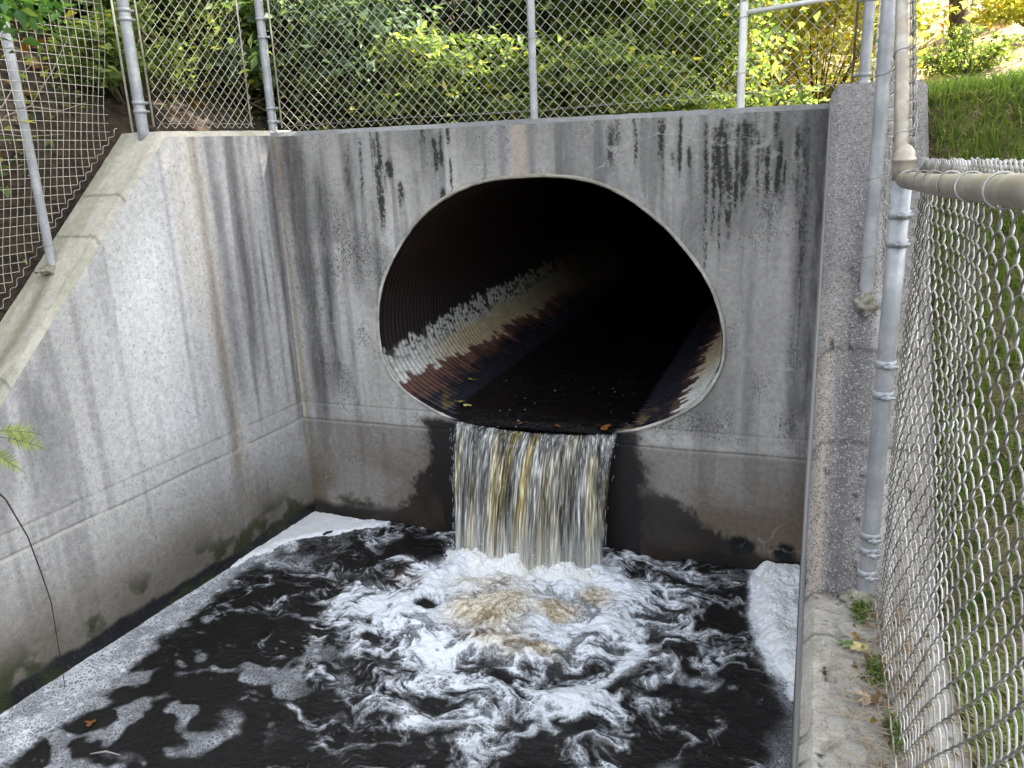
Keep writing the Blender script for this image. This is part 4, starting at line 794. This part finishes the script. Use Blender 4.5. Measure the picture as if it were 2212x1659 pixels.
# the bank's ground cover and grass (uncountable)
def cover():
    g = np.random.default_rng(5); n = 42000; x = g.uniform(-4.5, 3.6, n); y = g.uniform(-4, 6.5, n)
    ok = ((y > .42) | (x < -.75+.1*y)) & (fbm(x*1.5, y*1.5, 1201) > .36); x, y = x[ok], y[ok]; z = gh(x, y)+g.random(len(x))**2*.22
    V, F, rn = leaves(np.stack([x, y, z], -1), .055, 7, .0); o = mk('undergrowth', V, F, LG, None, False, fa={'rnd': rn}); tag(o, kind='stuff', label='low green ground cover on the bank')
    n = 16000; x = g.uniform(-5, 12, n); y = g.uniform(-5, 18, n); ok = ((x < -.7+.1*y) | (y > .42)) & ((x < 3.6) | (y > 9+.2*x)); x, y = x[ok], y[ok]
    V, F, rn = leaves(np.stack([x, y, gh(x, y)+.015], -1), .09, 9, -.1, .3, .7); o = mk('leaf_litter', V, F, LT, None, False, fa={'rnd': rn}); tag(o, kind='stuff', label='dry fallen leaves covering the banks')
def blades(n, xr, yr, h, wd, seed, ok=None, straw=0.):
    g = np.random.default_rng(seed); x = g.uniform(*xr, n); y = g.uniform(*yr, n)
    if ok is not None: k = ok(x, y); x, y = x[k], y[k]
    n = len(x); z = gh(x, y)-.01; a = g.uniform(0, 6.283, n); hh = h*g.uniform(.4, 1.3, n)*(.4+1.2*fbm(x*2.5, y*2.5, seed)); ln = g.uniform(.2, 1.1, n)*hh; st = g.random(n) < straw; ln = np.where(st, hh*1.6, ln); hh = np.where(st, hh*.25, hh)
    b0 = np.stack([x, y, z], -1); dv = np.stack([np.cos(a), np.sin(a), 0*a], -1); pv = np.stack([-np.sin(a), np.cos(a), 0*a], -1)*wd/2; up = np.array([0, 0, 1.])
    V = np.stack([b0-pv, b0+pv, b0+dv*ln[:, None]*.35+up*hh[:, None]*.65+pv*.8, b0+dv*ln[:, None]*.35+up*hh[:, None]*.65-pv*.8, b0+dv*ln[:, None]+up*hh[:, None]*.95], 1).reshape(-1, 3)
    i = np.arange(n)[:, None]*5; F = np.concatenate([i+np.array([[0, 1, 2]]), i+np.array([[0, 2, 3]]), i+np.array([[3, 2, 4]])]); return V, F, np.repeat(np.where(st, .93+.07*g.random(n), g.random(n)*.86), 5)
cover()
LGR = leaf_mat('grass blades', (.11, .19, .035), (.23, .31, .065), (.5, .44, .3), .45)
V, F, rn = blades(95000, (4.11, 5.9), (-5., 1.6), .09, .0055, 21, straw=.5); tag(mk('grass', V, F, LGR, None, False, fa={'rnd': rn}), kind='stuff', label='thin grass and straw on the bank beyond the right fence')
V, F, rn = blades(60000, (4.12, 8), (-.8, 6.5), .09, .009, 22, straw=.12, ok=lambda x, y: y+.5*(x-4) < 4.8+1.5*fbm(x, y, 3)); tag(mk('grass', V, F, LGR, None, False, fa={'rnd': rn}), kind='stuff', label='bright lawn grass behind the right wing wall')
def weeds():
    g = np.random.default_rng(8); n = 2600; k = g.integers(0, 16, n); cx = g.uniform(4.2, 5.3, 16); cy = g.uniform(-4.0, -1.6, 16)
    x = cx[k]+g.normal(size=n)*.09; y = cy[k]+g.normal(size=n)*.12; x = np.maximum(x, 4.13); V, F, rn = leaves(np.stack([x, y, gh(x, y)+.02+.06*g.random(n)], -1), .035, 11, -.1, .2, .6)
    tag(mk('weeds', V, F, LG, None, False, fa={'rnd': rn*.8}), kind='stuff', label='small broad leaved weeds in the grass beyond the right fence')
V, F, rn = blades(30000, (4.11, 6.), (-2.3, .6), .09, .006, 25, straw=.3); tag(mk('grass', V, F, LGR, None, False, fa={'rnd': rn}), kind='stuff', label='longer green grass on the slope beside the right wing wall')
weeds()
# straw and needles lying on the ledge
def straw():
    g = np.random.default_rng(31); b = B(); straw_m = M('dry straw').set(Base_Color=(.33, .27, .19), Roughness=.8)
    for i in range(1500):
        y = g.uniform(-5, -2.62); x = 4.0-abs(g.normal())*.075*(1+.5*(y < -2.9)); x = min(x, 4.06)
        if x < 3.72 or (y > -2.8 and x < 3.86 and g.random() < .6): continue
        L_ = g.uniform(.012, .05); a = g.uniform(0, 6.28); c = np.array([x, y, LEDGE+.004+.014*g.random()]); d = np.array([math.cos(a), math.sin(a), g.normal()*.1])*L_
        b.tube([c-d, c+[0, 0, .003], c+d], .0011, 4, (0, 0, 1))
    for i in range(60):
        c = np.array([g.uniform(3.73, 3.9), g.uniform(-4, -2.55), LEDGE+.004]); a = g.uniform(0, 6.28); d = np.array([math.cos(a), math.sin(a), 0])*g.uniform(.01, .045); b.tube([c-d, c+[0, 0, .002], c+d], .0009, 4, (0, 0, 1))
    tag(b.build('straw', straw_m), kind='stuff', label='dry stalks and needles lying along the ledge')
    n = 420; x = g.normal(3.96, .05, n).clip(3.8, 4.07); y = g.uniform(-5, -2.65, n); V, F, rn = leaves(np.stack([x, y, LEDGE+.008+.012*g.random(n)], -1), .022, 13, 0, .2, .7)
    tag(mk('leaf_litter', V, F, LT, None, False, fa={'rnd': rn}), kind='stuff', label='crumbled brown leaves at the foot of the right fence')
    k = g.integers(0, 4, 1800); cx = np.array([3.9, 3.93, 3.87, 3.95])[k]+g.normal(size=1800)*.014; cy = np.array([-2.99, -3.24, -2.68, -3.5])[k]+g.normal(size=1800)*.035
    V, F, rn = leaves(np.stack([cx, cy, LEDGE+.004+.016*g.random(1800)], -1), .011, 15, -.5, .2, .5); tag(mk('moss', V, F, LG, None, False, fa={'rnd': rn*.85}), kind='stuff', label='green moss tufts on the ledge below the right fence')
straw()
def leafshape(name, c, size, rot, color, label, lobes=5, tilt=0., group=None, z_curl=.15):
    n = 44; th = np.linspace(0, 2*np.pi, n, endpoint=False); r = size*(.55+.45*np.abs(np.cos(lobes*(th)/2))**1.3)*(1+.12*np.sin(9*th)); r *= np.where(np.abs(th-np.pi) < .25, .7, 1)
    X = r*np.cos(th+rot); Y = r*np.sin(th+rot)*.85; Z = z_curl*size*(np.cos(2*th+1)+.5*np.sin(3*th))*.8+size*.15+tilt*Y
    V = [(c[0], c[1], c[2]+size*.1)]+[(c[0]+a, c[1]+b_, c[2]+d) for a, b_, d in zip(X, Y, Z)]; F = [(0, 1+i, 1+(i+1) % n) for i in range(n)]
    o = mk(name, V, F, M('leaf '+label[:12]).set(Base_Color=color, Roughness=.6), None, False); return tag(o, label, 'leaf', group)
leafshape('fallen_leaf', (1.165, .68, 1.0), .055, .4, (.62, .48, .05), 'yellow maple leaf stuck on the pipe wall, farthest up the pipe', tilt=-.4, group='fallen leaves')
leafshape('fallen_leaf', (1.235, .22, .965), .042, 1.4, (.68, .5, .06), 'yellow maple leaf at the water edge near the pipe mouth', tilt=-.3, group='fallen leaves')
leafshape('fallen_leaf', (1.32, .17, .955), .035, 2.6, (.5, .46, .16), 'pale yellow leaf floating beside the one at the water edge', lobes=3, group='fallen leaves')
leafshape('fallen_leaf', (2.39, .03, .918), .06, .9, (.2, .08, .02), 'brown leaf caught on the lip at the right side of the fall', lobes=3, group='fallen leaves')
leafshape('fallen_leaf', (1.80, .03, .905), .035, .2, (.13, .05, .02), 'dark brown leaf on the lip left of the middle of the fall', lobes=3, group='fallen leaves')
leafshape('fallen_leaf', (2.06, .02, .905), .028, 2.0, (.16, .06, .02), 'small brown leaf on the lip in the middle of the fall', lobes=3, group='fallen leaves')
leafshape('fallen_leaf', (.28, -2.54, .008), .032, 1.0, (.16, .06, .02), 'reddish brown leaf floating on the dark water at lower left', lobes=3, group='fallen leaves')
leafshape('fallen_leaf', (3.824, -2.87, LEDGE+.006), .026, .7, (.07, .13, .035), 'green leaf lying on the ledge', lobes=3, group='fallen leaves', z_curl=.08)
leafshape('fallen_leaf', (3.862, -2.885, LEDGE+.008), .032, 2.1, (.42, .36, .16), 'pale tan leaf on the ledge beside the green one', group='fallen leaves')
leafshape('fallen_leaf', (3.87, -3.12, LEDGE+.01), .034, .1, (.42, .3, .19), 'curled brown leaf on the ledge nearest to us', lobes=3, group='fallen leaves')
b = B(); b.tube([(.315, -.375, .035), (.335, -.35, .043), (.36, -.315, .04)], [.009, .011, .007], 8); tag(b.build('stick', M('wet wood').set(Base_Color=(.015, .013, .012), Roughness=.5)), 'short dark stick lying on the white foam in the left corner', 'stick')
b = B(); b.tube([(.47, -2.72, .012), (.54, -2.69, .02), (.62, -2.68, .01)], [.003, .005, .002], 6); tag(b.build('stick', M('pale wood').set(Base_Color=(.3, .28, .26), Roughness=.6)), 'thin pale stick floating on the dark water at lower left', 'stick')
b = B(); q_ = np.array([(-.25, -2.56, 1.42), (-.118, -2.484, 1.273), (-.112, -2.43, 1.18), (-.106, -2.362, .935), (-.104, -2.334, .704), (-.102, -2.318, .527), (-.103, -2.33, .3), (-.105, -2.346, .0)])
b.tube(q_, [.004, .0045, .0045, .004, .0035, .003, .0025, .002], 6); tag(b.build('twig', M('dark twig').set(Base_Color=(.03, .025, .022), Roughness=.8)), 'long thin dark twig arching down the left wall into the pool', 'twig')
def spray(name, label, base, dirs, ln, n, mat, cat, seed, lsz=.03):
    """fronds: a stem with rows of narrow leaflets, each leaflet cut into small teeth"""
    root = empty(name, base[0], label, cat); g = np.random.default_rng(seed); b = B(); PV = []; PF = []; PR = []; k0 = 0
    for b0, d in zip(base, dirs):
        PV = []; PF = []; PR = []; k0 = 0; d = np.asarray(d, float); d /= np.linalg.norm(d); side = np.cross(d, (.45, -.75, .4)); side /= np.linalg.norm(side); b0 = np.asarray(b0, float)
        P = np.array([b0+d*ln*t-np.array([0, 0, 1])*ln*.15*t*t for t in np.linspace(-.8, 1, 10)]); b.tube(P, np.linspace(.0016, .0006, 10), 5)
        for i in range(n):
            t = .05+.95*i/n; c = b0+d*ln*t-np.array([0, 0, 1])*ln*.15*t*t; L_ = lsz*math.sin(math.pi*min(1, .25+.78*t))**.8*g.uniform(.85, 1.1)+.004
            for sg in (-1, 1):
                dd = side*sg*.8+d*.6+g.normal(size=3)*.07; dd /= np.linalg.norm(dd); a = np.cross(dd, np.cross(d, side)); a /= np.linalg.norm(a)
                rnv = g.random()*.8
                for j in range(6):
                    e = c+dd*L_*(j/6); w_ = L_*.16*(1-j/7)
                    PV += [e, e+dd*L_*.10+a*w_, e+dd*L_*.24, e+dd*L_*.10-a*w_]; PF += [(k0, k0+1, k0+2), (k0, k0+2, k0+3)]; PR += [rnv]*4; k0 += 4
        mk('frond', np.array(PV), np.array(PF), mat, root, False, fa={'rnd': np.array(PR)})
    b.tube([(-.62, -3.0, 1.5), (-.35, -3.02, 1.95), (.1, -3.05, 2.12), (.45, -3.07, 1.98), (.66, -3.07, 1.86), (.76, -3.05, 1.82)], [.004, .004, .0035, .003, .0025, .002], 6)
    b.build('stem', bark_m, root); return root
LF = leaf_mat('fern leaves', (.18, .24, .05), (.36, .4, .09), (.5, .42, .1), .4)
spray('fern_frond', 'yellow green feathery fronds reaching in at the left edge', [(.785, -3.035, 1.83), (.80, -3.025, 1.80), (.74, -3.07, 1.76)], [(.93, .34, .02), (.93, .34, -.22), (.93, .3, -.55)], .155, 15, LF, 'fern', 3, lsz=.036)
LN = leaf_mat('overhanging leaves', (.06, .15, .04), (.14, .28, .07), (.25, .35, .1), .45)
def overhang():
    root = empty('leafy_branch', (1.2, -3.6, 3.3), 'green leafy branch hanging into the top left corner', 'branch'); g = np.random.default_rng(77)
    c = np.array([1.66, -3.5, 3.215]); P = c+g.normal(size=(900, 3))*np.array([.09, .09, .045]); P[:, 2] += .1*(1.66-P[:, 0]); V, F, rn = leaves(P, .035, 78, .3); mk('foliage', V, F, LN, root, False, fa={'rnd': rn})
    b = stems((1.42, -3.6, 3.33), [c+g.normal(size=3)*.07 for _ in range(9)], .0025, None, 5); b.tube([(-1.6, -4.3, float(gh(np.array([-1.6]), np.array([-4.3]))[0])-.1), (-1.4, -4.25, 3.0), (-.7, -4.1, 3.9), (.3, -3.9, 3.95), (1.0, -3.72, 3.6), (1.42, -3.6, 3.33), (1.6, -3.52, 3.24)], [.04, .032, .022, .014, .009, .005, .003], 8); b.build('stem', bark_m, root)
    tw = np.array([[-.7, -4.1, 3.9], [.3, -3.9, 3.95], [1.0, -3.72, 3.6]]); P = tw[g.integers(0, 3, 1500)]+g.normal(size=(1500, 3))*np.array([.3, .25, .2]); P = P[(P[:, 0] < 1.3)]; V, F, rn = leaves(P, .05, 79, .3); mk('foliage', V, F, LN, root, False, fa={'rnd': rn})
overhang()
